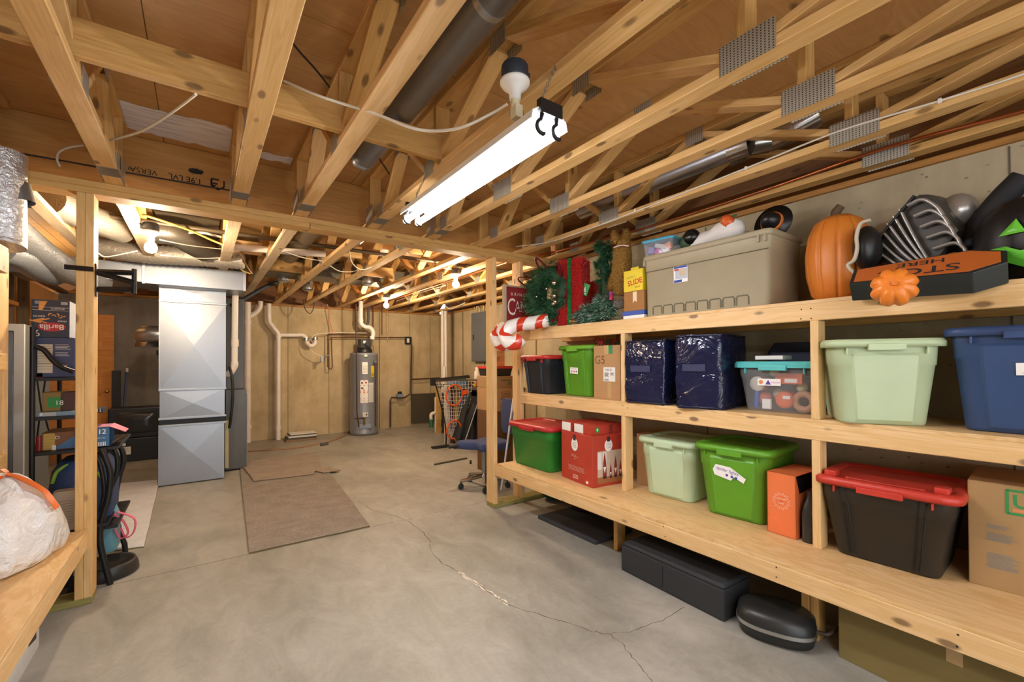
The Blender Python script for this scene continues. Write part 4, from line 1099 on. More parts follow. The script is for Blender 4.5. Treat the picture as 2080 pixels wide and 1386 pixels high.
b.text('STOP', .085, INK, T @ Matrix.Translation((-.0,.032,0)), 0, 'CENTER', 1.25, .01); b.text('HERE', .055, INK, T @ Matrix.Translation((.0,-.04,0)), 0, 'CENTER', 1.25, .01); part(b, 'lettering', t)
p = zz(1816, 584, 2.34)
b = MB()
t = thing('pumpkin', 'small orange plastic pumpkin pail at the front of the coffin prop', 'pumpkin', p); t.rotation_euler = (0, -PI/2+.15, .25)
b.T = Matrix.Scale(1.28, 4)
r0 = .062
b.lathe([(.003,.044),(.012,.045),(.028,.047),(.045,.041),(.058,.022),(.063,-.005),(.055,-.04),(.035,-.055),(.003,-.052)], flat('e8822a', .35, name='pail_orange'), 96, lobes=8, depth=.16, ex=5); part(b, 'pumpkin_body', t)
b = MB(); b.tube([(0,0,.050),(0,0,.066)], .010, flat('d9792a', .4, name='pail_stem'), 8); part(b, 'stem', t)
b = MB()
for a in (.6, -.2): 
    c = V((.075*math.cos(a), .075*math.sin(a), -.012)); b.add([c+V((.008,-.01,-.008)), c+V((.008,.012,-.006)), c+V((.008,0,.014))], [(0,1,2)], INK)
part(b, 'face_cutout', t)
b = MB(); b.tube([V((0, .055*math.cos(a), .055*math.sin(a))) for a in [PI*i/14 for i in range(15)]], .005, flat('d97a2c', .4, name='pail_handle'), 7); single(b, 'bucket_handle', 'thin orange pail handle arching behind the coffin prop', 'handle', zz(1937, 541, 2.66))
# ================================================================ left side of the front bay
t = thing('storage_shelf', 'pine shelving along the left side with a low plywood bench deck', 'shelving', (-1.2, 1.5, 0))
XB = -.53; ZB = .435
lumber('shelf_board', ((XB-2.39)/2, -1.0, ZB-.009), ((XB-2.39)/2, 3.52, ZB-.009), 1.86, .018, PLY, t, bevel=.001)
lumber('front_rail', (XB-.019, -1.0, ZB-.063), (XB-.019, 3.52, ZB-.063), .038, .0895, PINE_L, t)
for z in (1.473, .933, 2.03):
    lumber('shelf_board', (-1.63, -1.0, z-.009), (-1.63, 3.52, z-.009), 1.52, .018, PLY, t, bevel=.001)
    lumber('front_rail', (-.869, -1.0, z-.063), (-.869, 3.52, z-.063), .038, .0895, PINE, t)
# white drawstring bag
BAG = vinyl('e9e7e3', .28, .9, 6.5, 'white_film')
bc = V((-.80, 3.17, ZB))
t = thing('trash_bag', 'white plastic bag with orange drawstring on the plywood bench', 'bag', bc)
b = MB(); rings = []; n = 40
rnd = [random.uniform(-1, 1) for _ in range(64)]
for k, (z, rx, ry) in enumerate(((0,.17,.24),(.02,.215,.30),(.06,.225,.31),(.12,.215,.30),(.18,.20,.275),(.235,.17,.235),(.27,.135,.18),(.295,.10,.12),(.318,.07,.07),(.335,.045,.045),(.345,.02,.02))):
    ring = []
    for j in range(n):
        a = 2*PI*j/n
        w = 1 + (.05*math.sin(5*a+k*.35)+.035*math.sin(9*a-k*.5)+.02*math.sin(17*a+k))*(1 if k < 9 else .3)
        ring.append((rx*math.cos(a)*w*1.02, ry*math.sin(a)*w + .04*k/10, z*1.22 + .010*math.sin(6*a+k)*(k > 1)))
    rings.append(ring)
b.loft(rings, BAG); part(b, 'bag_body', t)
for k, a0 in enumerate((.4, 1.5, 2.6, 3.6, 4.6, 5.5)):
    b = MB(); P = []
    for i in range(7):
        f = i/6; r = .04+.20*f; P.append((r*math.cos(a0+.2*f)*.80, r*1.04*math.sin(a0+.2*f)+.03, .41-.19*f*f-.04*f))
    b.tube(P, [.016,.02,.02,.018,.014,.01,.004], BAG, 7); part(b, 'pleat', t)
ORG = flat('e8702f', .35, name='orange_drawstring')
def band(P, wd, nm):
    P = smooth_path(P, 5); L = []; R = []
    for i, p in enumerate(P):
        d = (P[min(i+1,len(P)-1)]-P[max(i-1,0)]).normalized(); out = (p - V((0,.03,.1))).normalized(); s = d.cross(out).normalized()*wd
        L.append(p+s+out*.004); R.append(p-s+out*.004)
    q = MB(); N_ = len(P); q.add(L+R+[p+V((0,0,.003)) for p in L]+[p+V((0,0,.003)) for p in R], [(i,i+1,N_+i+1,N_+i) for i in range(N_-1)]+[(3*N_+i,3*N_+i+1,2*N_+i+1,2*N_+i) for i in range(N_-1)], ORG, True); part(q, nm, t)
def onbag(a, f):
    """a point just outside the bag skin: a = angle, f = 0 at the knot .. 1 at the widest belt"""
    K = [(0,.03,.03,.42),(.15,.075,.08,.385),(.35,.14,.18,.335),(.55,.18,.24,.28),(.8,.215,.29,.2),(1,.225,.31,.12)]
    for (f0,x0,y0,z0),(f1,x1,y1,z1) in zip(K, K[1:]):
        if f <= f1:
            u = (f-f0)/(f1-f0); break
    rx, ry, z = x0+(x1-x0)*u, y0+(y1-y0)*u, z0+(z1-z0)*u
    return V(((rx+.02)*math.cos(a), (ry+.02)*math.sin(a)+.035, z+.012))
band([onbag(-.9, .02), onbag(-.5, .12), onbag(-.35, .3), onbag(-.3, .45), onbag(-.3, .6), onbag(-.28, .72)], .020, 'drawstring')
band([onbag(-1.2, .05), onbag(-1.7, .18), onbag(-2.0, .35), onbag(-2.15, .5), onbag(-2.3, .65)], .013, 'drawstring')
band([V((0,.03,.425)), V((.01,.03,.445)), V((.03,.02,.43))], .012, 'drawstring')
# bag under the bench
t = thing('tote_bag', 'white shopping bag with black print and strap on the floor under the bench', 'bag', (-.78, 2.86, 0))
b = MB(); b.loft([rrect(.28*s, .62*s, .06, z) for s, z in ((.92,0),(1,.02),(1.0,.2),(.9,.33))], vinyl('dfe1e2', .4, .4, 6, 'grey_white_film')); part(b, 'bag_body', t)
b = MB()
for (y0,y1,z0,z1) in ((.0,.10,.16,.32),(.08,.2,.1,.2),(.17,.29,.16,.33)):
    b.add([(.1415,y0,z0),(.1415,y1,z0-.02),(.1415,y1,z1),(.1415,y0+.03,z1)], [(0,1,2,3)], BLACK)
part(b, 'printed_mark', t)
b = MB(); P = smooth_path([V((.12,-.25,.06)), V((.17,-.32,.09)), V((.22,-.30,.10)), V((.24,-.25,.05)), V((.20,-.28,.03)), V((.13,-.33,.015))], 6); b.tube(P, .017, flat('1b1b1c', .6, name='black_strap'), 6, flat=.3); part(b, 'strap', t)

# black folding wall bracket on the left post
t = thing('wall_mount', 'black folding metal bracket bolted to the side of the left post', 'bracket', (-.5105, 3.58, 1.90))
b = MB(); b.box(0, .006, -.02, .02, -.10, .095, IRON); part(b, 'back_plate', t, .002)
for z0, z1, y in ((.05,.06,.0), (.045,.0,-.01), (-.055,-.04,.01)):
    b = MB(); b.tube([(.0, y, z0), (.175, y, z1)], .016, IRON, 4, smooth=False); part(b, 'arm', t)
b = MB(); b.tube([(.176, 0, -.07), (.176, 0, .085)], .013, IRON, 10); part(b, 'hinge_pin', t)
b = MB(); b.tube([(-.12,-.078,.05), (.0,-.06,.052)], .014, IRON, 4, smooth=False); part(b, 'arm', t)

# black bakers rack behind the left post
RX0, RX1, RY0, RY1 = -.815, -.46, 3.80, 4.42
t = thing('bakers_rack', 'black metal bakers rack with curved legs behind the left post', 'rack', (-.62, 4.1, 0))
ZR = [at(71, 921, Y=RY0).z, at(71, 849, Y=RY0).z, at(71, 768, Y=RY0).z, .36]
for k, z in enumerate(ZR):
    b = MB(); b.box(RX0, RX1+.03 if k in (0, 3) else -.62, RY0, RY1, z-.02, z, IRON); wpart(b, 'rack_shelf', t, .003)
for y in (RY0-.005, RY1):
    b = MB(); b.tube([(RX0, y, 0), (RX0, y, 1.62)], .013, IRON, 8); wpart(b, 'leg', t)
CP = lambda pl, Y: [at(a, c, Y=Y) for a, c in pl]
for pl, Y in (([(206,912),(214,930),(224,962),(220,1010),(206,1060),(203,1100),(214,1150),(224,1186)], 3.76), ([(238,900),(248,916),(251,938),(243,965),(236,1000),(235,1040),(243,1080),(255,1110)], 4.30)):
    P = smooth_path(CP(pl, Y), 6); P[-1].z = .0
    b = MB(); b.tube(P, .017, IRON, 8); wpart(b, 'leg', t)
for pl, Y in (([(196,925),(206,952),(212,1000),(205,1040)], 3.78), ([(226,905),(237,925),(237,962),(222,1000),(210,1035)], 3.9)):
    b = MB(); b.tube(smooth_path(CP(pl, Y), 6), .013, IRON, 8); wpart(b, 'brace', t)
b = MB(); b.tube(smooth_path(CP([(74,705),(90,712),(110,735),(130,748),(150,755)], 3.78), 6), .014, IRON, 8); wpart(b, 'brace', t)
for pl in ([(75,770),(86,845)], [(92,770),(88,800)], [(78,905),(70,922)], [(80,850),(72,920)], [(92,850),(100,878)]):
    b = MB(); b.tube(CP(pl, 4.2), .005, IRON, 6); wpart(b, 'brace', t)
b = MB(); b.tube(CP([(228,1105),(238,1060)], 4.1), .012, IRON, 8); wpart(b, 'brace', t)
# pasta cartons (stored upside down)
NVY = flat('23283c', .5, name='navy_carton'); NV2 = flat('333c63', .5, name='blue_carton'); GLD = flat('d6913a', .5, name='pasta_gold')
xl, xr = at(64, 650, Y=3.84).x, at(141, 650, Y=3.84).x; zt, zm, zb = at(100, 609, Y=3.84).z, at(100, 686, Y=3.84).z, ZR[2]
w = xr-xl; xc = (xl+xr)/2
t = thing('pasta_box', 'dark pasta carton standing upside down on top of another on the rack', 'box', (xc, 3.94, zm+.001))
h = zt-zm-.002
b = MB(); b.box(-w/2, w/2, -.1, .1, 0, h, NVY); part(b, 'box_body', t, .003)
b = MB(); b.T = front(0, -.1005, h/2) @ Matrix.Rotation(PI, 4, 'Z')
# logo
b.add([(.075*w/.19*math.cos(a)*.95-.005, h*.22+.027*math.sin(a), .0004) for a in [i*PI/12 for i in range(24)]], [tuple(range(24))], flat('b3202a', .5, name='logo_red'))
b.text('Barilla', .044, PAPER, Matrix.Translation((-.005, h*.22, 0)), .0008, bold=.008)
b.text('9', .058, PAPER, Matrix.Translation((w*.36, h*.38, 0)), .0006)
for (x0, z0, sc, n2) in ((-.03, -h*.02, 1, 3), (.04, h*.06, 1, 3)):
    pass
for k in range(6):
    b.add([(.035+.006*k-.02, -h*.46, .0005), (.035+.006*k-.015, -h*.46, .0005), (.062+.002*k-.02, -h*.22, .0006+k*.00005), (.057+.002*k-.02, -h*.22, .0006+k*.00005)], [(0,1,2,3)], GLD)
for k in range(5):
    cx, cz = -.055+.014*k, -h*.10+.008*(k % 2); b.add([(cx+r*math.cos(a+k), cz+r*math.sin(a+k), .0005) for r, aa in ((.011, 1), (.006, -1)) for a in ([i*.4 for i in range(8)] if aa > 0 else [i*.4 for i in range(7,-1,-1)])], [tuple(range(16))], GLD)
for k in range(4):
    x0, z0, an = .03+.012*k, h*.03+.012*(k % 2), .3*(-1)**k; d = V((math.cos(an), math.sin(an), 0))*.026; q = V((-d.y, d.x, 0))*.14; A = V((x0, z0, .0006+k*.0001)); b.add([A-d-q, A+d-q, A+d+q, A-d+q], [(0,1,2,3)], GLD)
for (tx, x, z, s) in (('SPAGHETTI', -.03, -h*.27, .012), ('ELBOWS', .05, -h*.06, .013), ('PENNE', -.05, h*.06, .013)): b.text(tx, s, PAPER, Matrix.Translation((x, z, 0)), .0007)
rect(b, 0, -h*.30, w*.98, .0012, PAPER); rect(b, 0, -h*.22, w*.98, .0012, PAPER); rect(b, -w*.36, -h*.42, .03, .018, flat('9aa0ad', .6, name='print_grey')); disc(b, w*.36, -h*.42, .011, flat('7f8698', .6, name='print_seal'))
part(b, 'printed_panel', t)
b = MB(); b.T = Matrix.Translation((w/2+.0004, 0, h/2)) @ Matrix.Rotation(PI/2, 4, 'Z') @ FRONT; rect(b, 0, 0, .19, h*.97, flat('c9cbd0', .25, .5, name='silver_panel'), 0); part(b, 'silver_panel', t)
t = thing('pasta_box', 'blue pasta carton with nutrition panel, lower one of the two on the rack', 'box', (xc+.006, 3.94, zb+.001))
h = zm-zb-.001
b = MB(); b.box(-w/2, w/2+.02, -.1, .1, 0, h, NV2); part(b, 'box_body', t, .003)
b = MB(); b.T = front(-w*.18, -.1006, h*.47); rect(b, 0, 0, w*.40, h*.72, flat('d8d0b8', .6, name='nutrition_panel'), 0); b.text('Nutrition Facts', .011, INK, Matrix.Translation((0, h*.31, 0)), .0004)
for i in range(9): rect(b, -.002, h*.26-i*h*.065, w*.36, .0012 if i % 3 else .003, INK, .0004)
part(b, 'nutrition_panel', t)
b = MB(); b.T = front(w*.30, -.1006, h*.7); scrib(b, -.035, .03, .07, 4, PAPER, .0011, .009); scrib(b, -.035, -.02, .07, 3, PAPER, .0011, .009)
b.add([(.022*math.cos(a), -h*.36+.022*math.sin(a), .0005) for a in [PI+.3+i*.25 for i in range(11)]] + [(.015*math.cos(a), -h*.36+.016*math.sin(a), .0005) for a in [PI+.3+i*.25 for i in range(10,-1,-1)]], [tuple(range(22))], GLD); part(b, 'printed_mark', t)
b = MB(); b.box(-.013,.013,-.09,.09,0,.15, flat('c8502a', .5, name='orange_pack')); single(b, 'snack_pack', 'thin orange pack squeezed beside the blue pasta carton', 'pack', (RX0+.02, 3.93, ZR[2]+.001), 0)
# second deck
z = ZR[1]; xx = lambda px, py=820: at(px, py, Y=3.84).x
t = thing('tea_carton', 'olive carton with green label on the second deck of the rack', 'box', ((xx(84)+xx(121))/2, 3.95, z+.028)); w = xx(121)-xx(84)
b = MB(); b.box(-w/2, w/2, -.09, .09, 0, .118, flat('8a7434', .6, name='olive_carton')); part(b, 'box_body', t, .003)
b = MB(); b.T = front(.012, -.0906, .055); rect(b, 0, 0, w*.72, .062, flat('1f8f3a', .5, name='green_label'), 0); b.text('18', .04, PAPER, Matrix.Translation((.022, -.004, 0)), .0004); part(b, 'label', t)
b = MB(); b.box(-.04,.04,-.09,.09,0,.115, flat('4a2a22', .6, name='brown_carton')); single(b, 'carton', 'dark brown carton beside the olive carton on the rack', 'box', (xx(135), 3.96, z+.028), 0, bevel=.003)
w = xx(150)-xx(72)
t = thing('foil_box', 'long pale blue flat box under the olive carton on the rack', 'box', ((xx(72)+xx(150))/2+.01, 3.93, z+.001))
b = MB(); b.box(-w/2, w/2+.03, -.1, .1, 0, .026, flat('7f9fb8', .45, name='pale_blue_carton')); part(b, 'box_body', t, .002)
b = MB(); b.T = front(0, -.1006, .013); rect(b, -.03, 0, .055, .023, flat('c3c6c8', .5, name='pale_panel'), 0); rect(b, -w*.4, 0, .014, .018, PAPER, .0003); part(b, 'label', t)
p = at(193, 827, Y=3.86)
t = thing('wire_basket', 'striped edge of a wire basket right of the left post', 'basket', (p.x-.02, 3.95, ZR[1]+.002))
b = MB(); b.box(-.05, .055, -.08, .08, 0, .03, BLACK); part(b, 'basket_body', t, .003)
b = MB(); b.T = front(0, -.0806, .015)
for i in range(7): rect(b, -.04+i*.014, .003, .006, .024, flat('a9b2bd', .4, name='grey_stripe'), 0)
part(b, 'stripe', t); [ch for ch in t.children if ch.name.startswith('stripe')][0].name = 'striped_edge'
# third deck
z = ZR[0]
t = thing('cracker_box', 'opened brown carton with yellow side panel on the third deck of the rack', 'box', ((xx(82, 900)+xx(150, 900))/2, 3.98, z+.001)); w = xx(150, 900)-xx(82, 900)
b = MB(); b.box(-w/2, w/2, -.12, .12, 0, .108, flat('7d5330', .6, name='brown_carton2')); part(b, 'box_body', t, .003)
b = MB(); b.T = front(-w*.27, -.1206, .053); rect(b, 0, 0, w*.34, .1, flat('c4a44e', .6, name='yellow_panel'), 0); [rect(b, 0, .03-i*.018, w*.3, .0015, flat('8a6a2a', .6, name='brown_line'), .0004) for i in range(5)]; part(b, 'yellow_panel', t)
b = MB(); b.T = front(w*.25, -.1206, .04); b.add([(-.06,-.035,0),(.05,-.035,0),(.05,.05,0)], [(0,1,2)], flat('3f6fa0', .5, name='blue_print')); b.text('D', .03, PAPER, Matrix.Translation((-.04, .035, 0)), .0004); rect(b, -.055, -.025, .018, .03, PAPER, .0005); part(b, 'printed_mark', t)
b = MB(); b.tube([(0,0,0),(0,0,.09)], .016, flat('9c2a28', .4, name='red_can'), 12); single(b, 'can', 'red can left of the opened brown carton on the rack', 'can', (xx(76, 900), 3.88, z+.001))
xl, xr = at(190, 885, Y=3.80).x, at(222, 885, Y=3.80).x
t = thing('candy_box', 'open blue and pink snack box numbered 12 at the right end of the rack', 'box', (xr-.065, 3.90, z+.004), .0)
b = MB(); hh = .125; W2 = .13
SB = flat('33668f', .5, name='snack_blue'); SP = flat('d98aa0', .5, name='snack_pink')
b.box(-W2/2, W2/2, -.1, -.097, 0, hh, SB); b.box(-W2/2, W2/2, .097, .1, 0, hh, SB); b.box(-W2/2, W2/2, -.1, .1, 0, .003, SB); b.box(-W2/2, W2/2, -.1, .1, hh-.003, hh, flat('c98aa6', .5, name='snack_top')); b.box(-W2/2, -W2/2+.003, -.1, .1, 0, hh, SB)
part(b, 'box_body', t)
b = MB(); b.T = front(.01, -.1008, .06); b.text('12', .042, PAPER, Matrix.Translation((.02, .035, 0)), 0, bold=.015); b.text('SNACKS', .014, flat('c8d3c0', .6, name='pale_ink'), Matrix.Translation((.012, -.004, 0)), 0); [rect(b, -.02+i*.008, -.042, .004, .026, PAPER, 0) for i in range(8)]; part(b, 'printed_mark', t)
b = MB(); b.add([(W2/2,-.1,hh),(W2/2+.075,-.08,hh-.045),(W2/2+.075,.09,hh-.045),(W2/2,.1,hh)], [(0,1,2,3)], SP); b.add([(W2/2,-.1,hh+.003),(W2/2+.075,-.08,hh-.042),(W2/2+.075,.09,hh-.042),(W2/2,.1,hh+.003)], [(3,2,1,0)], SP); part(b, 'flap', t, label='pink top flap')
b = MB(); b.add([(W2/2,-.1,0),(W2/2+.075,-.09,.055),(W2/2+.075,.09,.055),(W2/2,.1,0)], [(3,2,1,0)], CARD); b.add([(W2/2,-.1,-.003),(W2/2+.075,-.09,.052),(W2/2+.075,.09,.052),(W2/2,.1,-.003)], [(0,1,2,3)], SB); part(b, 'flap', t, label='brown lower flap')
# bags under the decks
t = thing('backpack', 'navy backpack with green trim on the low deck of the rack', 'backpack', (-.62, 4.05, ZR[3]+.001))
BP = flat('26406e', .6, name='backpack_blue')
b = MB(); b.loft([rrect(.30*s, .44*s, .09, z) for s, z in ((.85,0),(1,.05),(1.02,.22),(.93,.36),(.7,.42))], BP); part(b, 'bag_body', t)
GT = flat('7fae3a', .5, name='lime_trim')
b = MB(); b.tube(smooth_path([V((-.12,-.20,.30)), V((-.10,-.19,.37)), V((-.05,-.15,.40)), V((.0,-.17,.38)), V((.06,-.19,.36)), V((.12,-.2,.28))], 5), .011, GT, 6); part(b, 'trim', t, label='lime green trim')
b = MB(); b.T = front(-.06, -.2235, .2)
for an in (-.5, 0, .5, 1.1): b.add([(0,0,0),(.05*math.sin(an)-.006*math.cos(an), .05*math.cos(an), 0),(.05*math.sin(an)+.006*math.cos(an), .05*math.cos(an), 0)], [(0,1,2)], GT)
part(b, 'printed_palm', t)
t = thing('paper_sack', 'pale striped paper sack leaning in front of the navy backpack', 'sack', (at(136, 1000, Y=3.74).x, 3.74, .44))
t.location.z = ZB if False else .40
b = MB(); b.loft([rrect(.13*s, .09*s, .03, z) for s, z in ((.9,0),(1,.03),(1,.20),(.85,.235))], flat('bcb3a3', .7, name='sack_paper')); part(b, 'sack_body', t)
b = MB(); b.T = front(0, -.0456, .12); [rect(b, 0, -.07+i*.016, .11, .003, flat('8a8378', .7, name='sack_ink'), 0) for i in range(9)]; part(b, 'printed_mark', t)
b = MB(); b.box(-.17, .15, -.10, .28, 0, .02, IRON); t2 = single(b, 'stool', 'low black stool shelf holding the paper sack under the rack', 'stool', (-.62, 3.84, .378)); 
t = thing('lunch_bag', 'teal patterned bag with pink straps hanging by the rack legs', 'bag', (at(212, 1080, Y=4.05).x, 4.05, at(212, 1120, Y=4.05).z))
b = MB(); b.loft([rrect(.16*s, .12*s, .04, z) for s, z in ((.8,0),(1,.04),(1,.24),(.8,.30))], flat('6fa3ae', .6, name='teal_fabric')); part(b, 'bag_body', t)
for sx in (0, .03):
    b = MB(); b.tube(smooth_path([V((.04+sx,-.06,.27)), V((.10+sx*2,-.075,.21)), V((.13+sx,-.08,.12)), V((.09+sx,-.075,.09)), V((.06+sx,-.07,.16))], 5), .014, flat('e2617e', .5, name='pink_strap'), 6, flat=.35); part(b, 'strap', t, label='pink strap')
t = thing('shoe_bag', 'multicoloured printed bag under the rack left of the post', 'bag', (at(128, 1070, Y=3.95).x, 3.95, .0))
b = MB(); b.loft([rrect(.2*s, .2*s, .06, z) for s, z in ((.9,0),(1,.05),(1,.28),(.8,.37))], flat('3a4a5e', .6, name='print_base')); part(b, 'bag_body', t)
b = MB(); b.T = front(0, -.101, .2); 
for i, cc in enumerate(('d6c23a', 'c0408a', '4a9ac0', 'e4e2dc', 'd6c23a', '7a3aa0')): b.add([(-.08+.028*i, -.05+.03*(i % 3), 0), (-.05+.028*i, -.07+.03*(i % 3), 0), (-.04+.028*i, .0+.03*(i % 2), 0)], [(0,1,2)], flat(cc, .6, name='print_patch'))
part(b, 'printed_patch', t)
# round black weight base on the floor and white sneaker tip
pb_ = at(222, 1150, Z=.06)
t = thing('umbrella_stand', 'heavy round black umbrella base on the floor beside the left post', 'base', (-.50, 3.95, 0))
b = MB(); b.lathe([(.002,0),(.155,0),(.165,.01),(.16,.05),(.15,.075),(.145,.085),(.125,.082),(.12,.07),(.03,.065),(.002,.065)], flat('2a2826', .45, name='black_resin'), 40); part(b, 'base_disc', t)
b = MB(); b.loft([rrect(.10*s, .24*s, .045, z) for s, z in ((.95,0),(1,.02),(.95,.06),(.6,.1))], flat('1e2023', .5, name='shoe_black')); b.loft([rrect(.07*s, .1*s, .03, z) for s, z in ((1,.09),(.9,.115))], flat('d8d8d4', .6, name='shoe_white')); single(b, 'shoe', 'black shoe with white lining on the floor behind the left post', 'shoe', (-.60, 3.80, 0))

# grey upright freezer frame behind the rack
FW = flat('b9bab8', .4, name='appliance_white'); FG = flat('6d706f', .35, .3, name='appliance_grey')
fx1 = at(48, 800, Y=4.62).x; fz = at(30, 658, Y=4.62).z
t = thing('upright_freezer', 'pale grey upright freezer with framed door left of the black rack', 'freezer', (fx1-.30, 4.95, 0))
b = MB(); b.box(-.32, .30, -.30, .33, 0, fz, FG); part(b, 'cabinet', t, .006)
b = MB(); b.box(-.32, .30, -.33, -.301, fz-.05, fz, FW); b.box(.25, .30, -.33, -.301, 0.0, fz-.05, FW); b.box(-.32, -.27, -.33, -.301, 0.0, fz-.05, FW); b.box(-.27, .25, -.33, -.301, 0.0, .05, FW); part(b, 'door_frame', t)
b = MB(); b.box(-.265, .245, -.318, -.302, .055, fz-.055, flat('84878a', .25, .4, name='door_panel')); part(b, 'door_panel', t, .003)
# stud wall with doorway; a bright orange sheet stands for the lit room behind
for i, y in enumerate((5.2, 5.62, 6.7, 7.2)):
    struct(lumber('trim_%d' % (10+i), (-1.62, y, 0), (-1.62, y, 2.42), .038, .09, wood('6d5a3c', '4d3d26'), up=(1,0,0)))
struct(lumber('trim_14', (-1.62, 5.2, 2.44), (-1.62, 9.0, 2.44), .09, .04, wood('6d5a3c', '4d3d26')))
struct(lumber('trim_15', (-1.60, 5.62, 2.02), (-1.60, 6.7, 2.02), .12, .04, wood('c98a45', '9a6226')))
b = MB(); b.box(-1.72, -1.68, 5.62, 9.0, 0, 2.4, flat('d9a064', .6, name='pine_lit')); struct(b.build('lit_room_sheet'))  # glow of the room beyond put into the sheet's colour
# pine six panel door in the grey back wall
DM = wood('dc9a4a', 'b87430', knots=False)
dx0, dx1, dz = at(85, 640, Y=9.0).x, at(232, 640, Y=9.0).x, at(215, 640, Y=9.0).z
b = MB(); b.box(dx0, dx1, 8.975, 9.015, .01, dz, DM); d1 = b.build('door_1'); struct(d1)
w = (dx1-dx0)
for col in (0, 1):
    for (z0, z1) in ((.18,.75),(.88,1.42),(1.55,1.95)):
        x0 = dx0+w*(.13+.42*col); x1 = x0+w*.32
        b = MB(); b.loft([[(x0,8.975,z0),(x1,8.975,z0),(x1,8.975,z1),(x0,8.975,z1)], [(x0+.02,8.985,z0+.02),(x1-.02,8.985,z0+.02),(x1-.02,8.985,z1-.02),(x0+.02,8.985,z1-.02)][::1], [(x0+.05,8.968,z0+.05),(x1-.05,8.968,z0+.05),(x1-.05,8.968,z1-.05),(x0+.05,8.968,z1-.05)]], DM, False, False, True); b.build('door_panel', parent=d1)
p = at(217, 795, Y=8.94)
b = MB(); b.sphere(p, .028, metal('c9b06a', .2), 12, 8); b.tube([p, p+V((0,.04,0))], .012, metal('c9b06a', .2), 8); b.build('knob', parent=d1)['label'] = 'brass door knob'
b = MB(); b.box(dx0-.07, dx0, 8.97, 9.02, 0, dz+.06, flat('c8ccd6', .5, name='door_trim')); struct(b.build('trim_16'))
# things against the grey wall
t = thing('television', 'old black tube television set on its stand against the grey wall', 'television', (-.72, 8.45, 0))
TVB = flat('1d1e20', .4, name='tv_black')
b = MB(); b.box(-.33, .33, -.2, .22, 0, .33, TVB); part(b, 'stand', t, .01)
b = MB(); b.box(-.33, .33, -.18, .2, .331, .76, TVB); part(b, 'cabinet', t, .015)
b = MB(); rings = []
for s, y in ((1,-.182),(.96,-.19),(.7,-.205),(.3,-.212)): rings.append([(x*s, y, .55+z*s) for x, z, _ in rrect(.48, .30, .05, 0)])
b.loft(rings, flat('3a3d40', .12, name='tv_screen'), True, False, True); part(b, 'screen', t)
b = MB(); b.T = front(-.17, -.2008, .16); rect(b, 0, 0, .18, .11, PAPER, 0); rect(b, -.02, .09, .11, .035, PAPER, 0); scrib(b, -.08, .035, .16, 6, INK, .001, .014); part(b, 'label', t)
b = MB(); rect2 = b; b.T = front(.25, -.2008, .27); rect(b, 0, 0, .03, .025, flat('b9bcc0', .5, name='sticker_grey'), 0); part(b, 'sticker', t)
b = MB(); a0, a1 = at(243, 842, Y=8.80), at(258, 748, Y=8.90); a0.z = .0; b.tube([a0, a1-V((0,0,.06))], .014, flat('3b4a74', .4, name='blue_pole'), 8); b.tube([a1-V((0,0,.06)), a1], .016, flat('dfe0e2', .4, name='pole_tip'), 8); single(b, 'mop_pole', 'blue pole with white tip leaning on the grey wall', 'pole')
b = MB(); q0 = at(238, 840, Y=8.97); b.box(q0.x-.06, q0.x+.04, 8.93, 8.985, 0, at(240, 753, Y=8.97).z, flat('2b2c2f', .6, name='dark_board2')); single(b, 'board', 'dark narrow board leaning beside the pine door', 'board')
# ================================================================ furnace and ductwork
FL, FR = at(330, 600, Y=6.37).x, at(462, 600, Y=6.37).x
t = thing('furnace_plenum', 'tall galvanized sheet metal return duct with cross-broken panels standing on the floor', 'duct', (0, 6.6, 0))
x0, x1 = -.372, .255
Zq = [.012] + [at(390, y, Y=6.37).z for y in (862, 848, 791, 615, 585)]
GA = metal('a2a7ae', .42, .9, 0.0, .93)
def panel(xa, xb, za, zb, y, nm, root, depth=.55, pk=.013):
    b = MB(); cx, cz = (xa+xb)/2, (za+zb)/2
    b.box(xa, xb, y, y+depth, za, zb, GA)
    b.add([(xa,y-.0005,za),(xb,y-.0005,za),(xb,y-.0005,zb),(xa,y-.0005,zb),(cx,y-pk,cz)], [(0,1,4),(1,2,4),(2,3,4),(3,0,4)], GA)
    # the side faces carry the same break
    b.add([(xb+.0005,y,za),(xb+.0005,y+depth,za),(xb+.0005,y+depth,zb),(xb+.0005,y,zb),(xb+pk*.6,y+depth/2,cz)], [(0,1,4),(1,2,4),(2,3,4),(3,0,4)], GA)
    return wpart(b, nm, root)
panel(x0-.01, x1-.015, Zq[0], Zq[1], 6.36, 'lower_panel', t)
b = MB(); 
for i in range(14): b.box(x0+.0, x1-.005, 6.362+(i % 2)*.012, 6.90, Zq[1]+.004+i*(Zq[2]-Zq[1])/15, Zq[1]+.004+(i+1)*(Zq[2]-Zq[1])/15, flat('2c3138', .6, name='canvas_connector'))
wpart(b, 'canvas_connector', t, label='dark flexible canvas collar')
panel(x0, x1-.01, Zq[2], Zq[3], 6.37, 'middle_panel', t)
panel(x0, x1, Zq[3], Zq[4], 6.37, 'tall_panel', t, pk=.018)
panel(x0, x1, Zq[4], Zq[5]+.03, 6.37, 'upper_panel', t, pk=.008)
for z in Zq[1:5]:
    b = MB(); b.box(x0-.012, x1+.006, 6.352, 6.372, z-.012, z+.012, GA); wpart(b, 'drive_seam', t, .003)
b = MB(); b.box(x0-.008, x0+.004, 6.355, 6.37, Zq[3], Zq[5], GA); wpart(b, 'drive_seam', t)
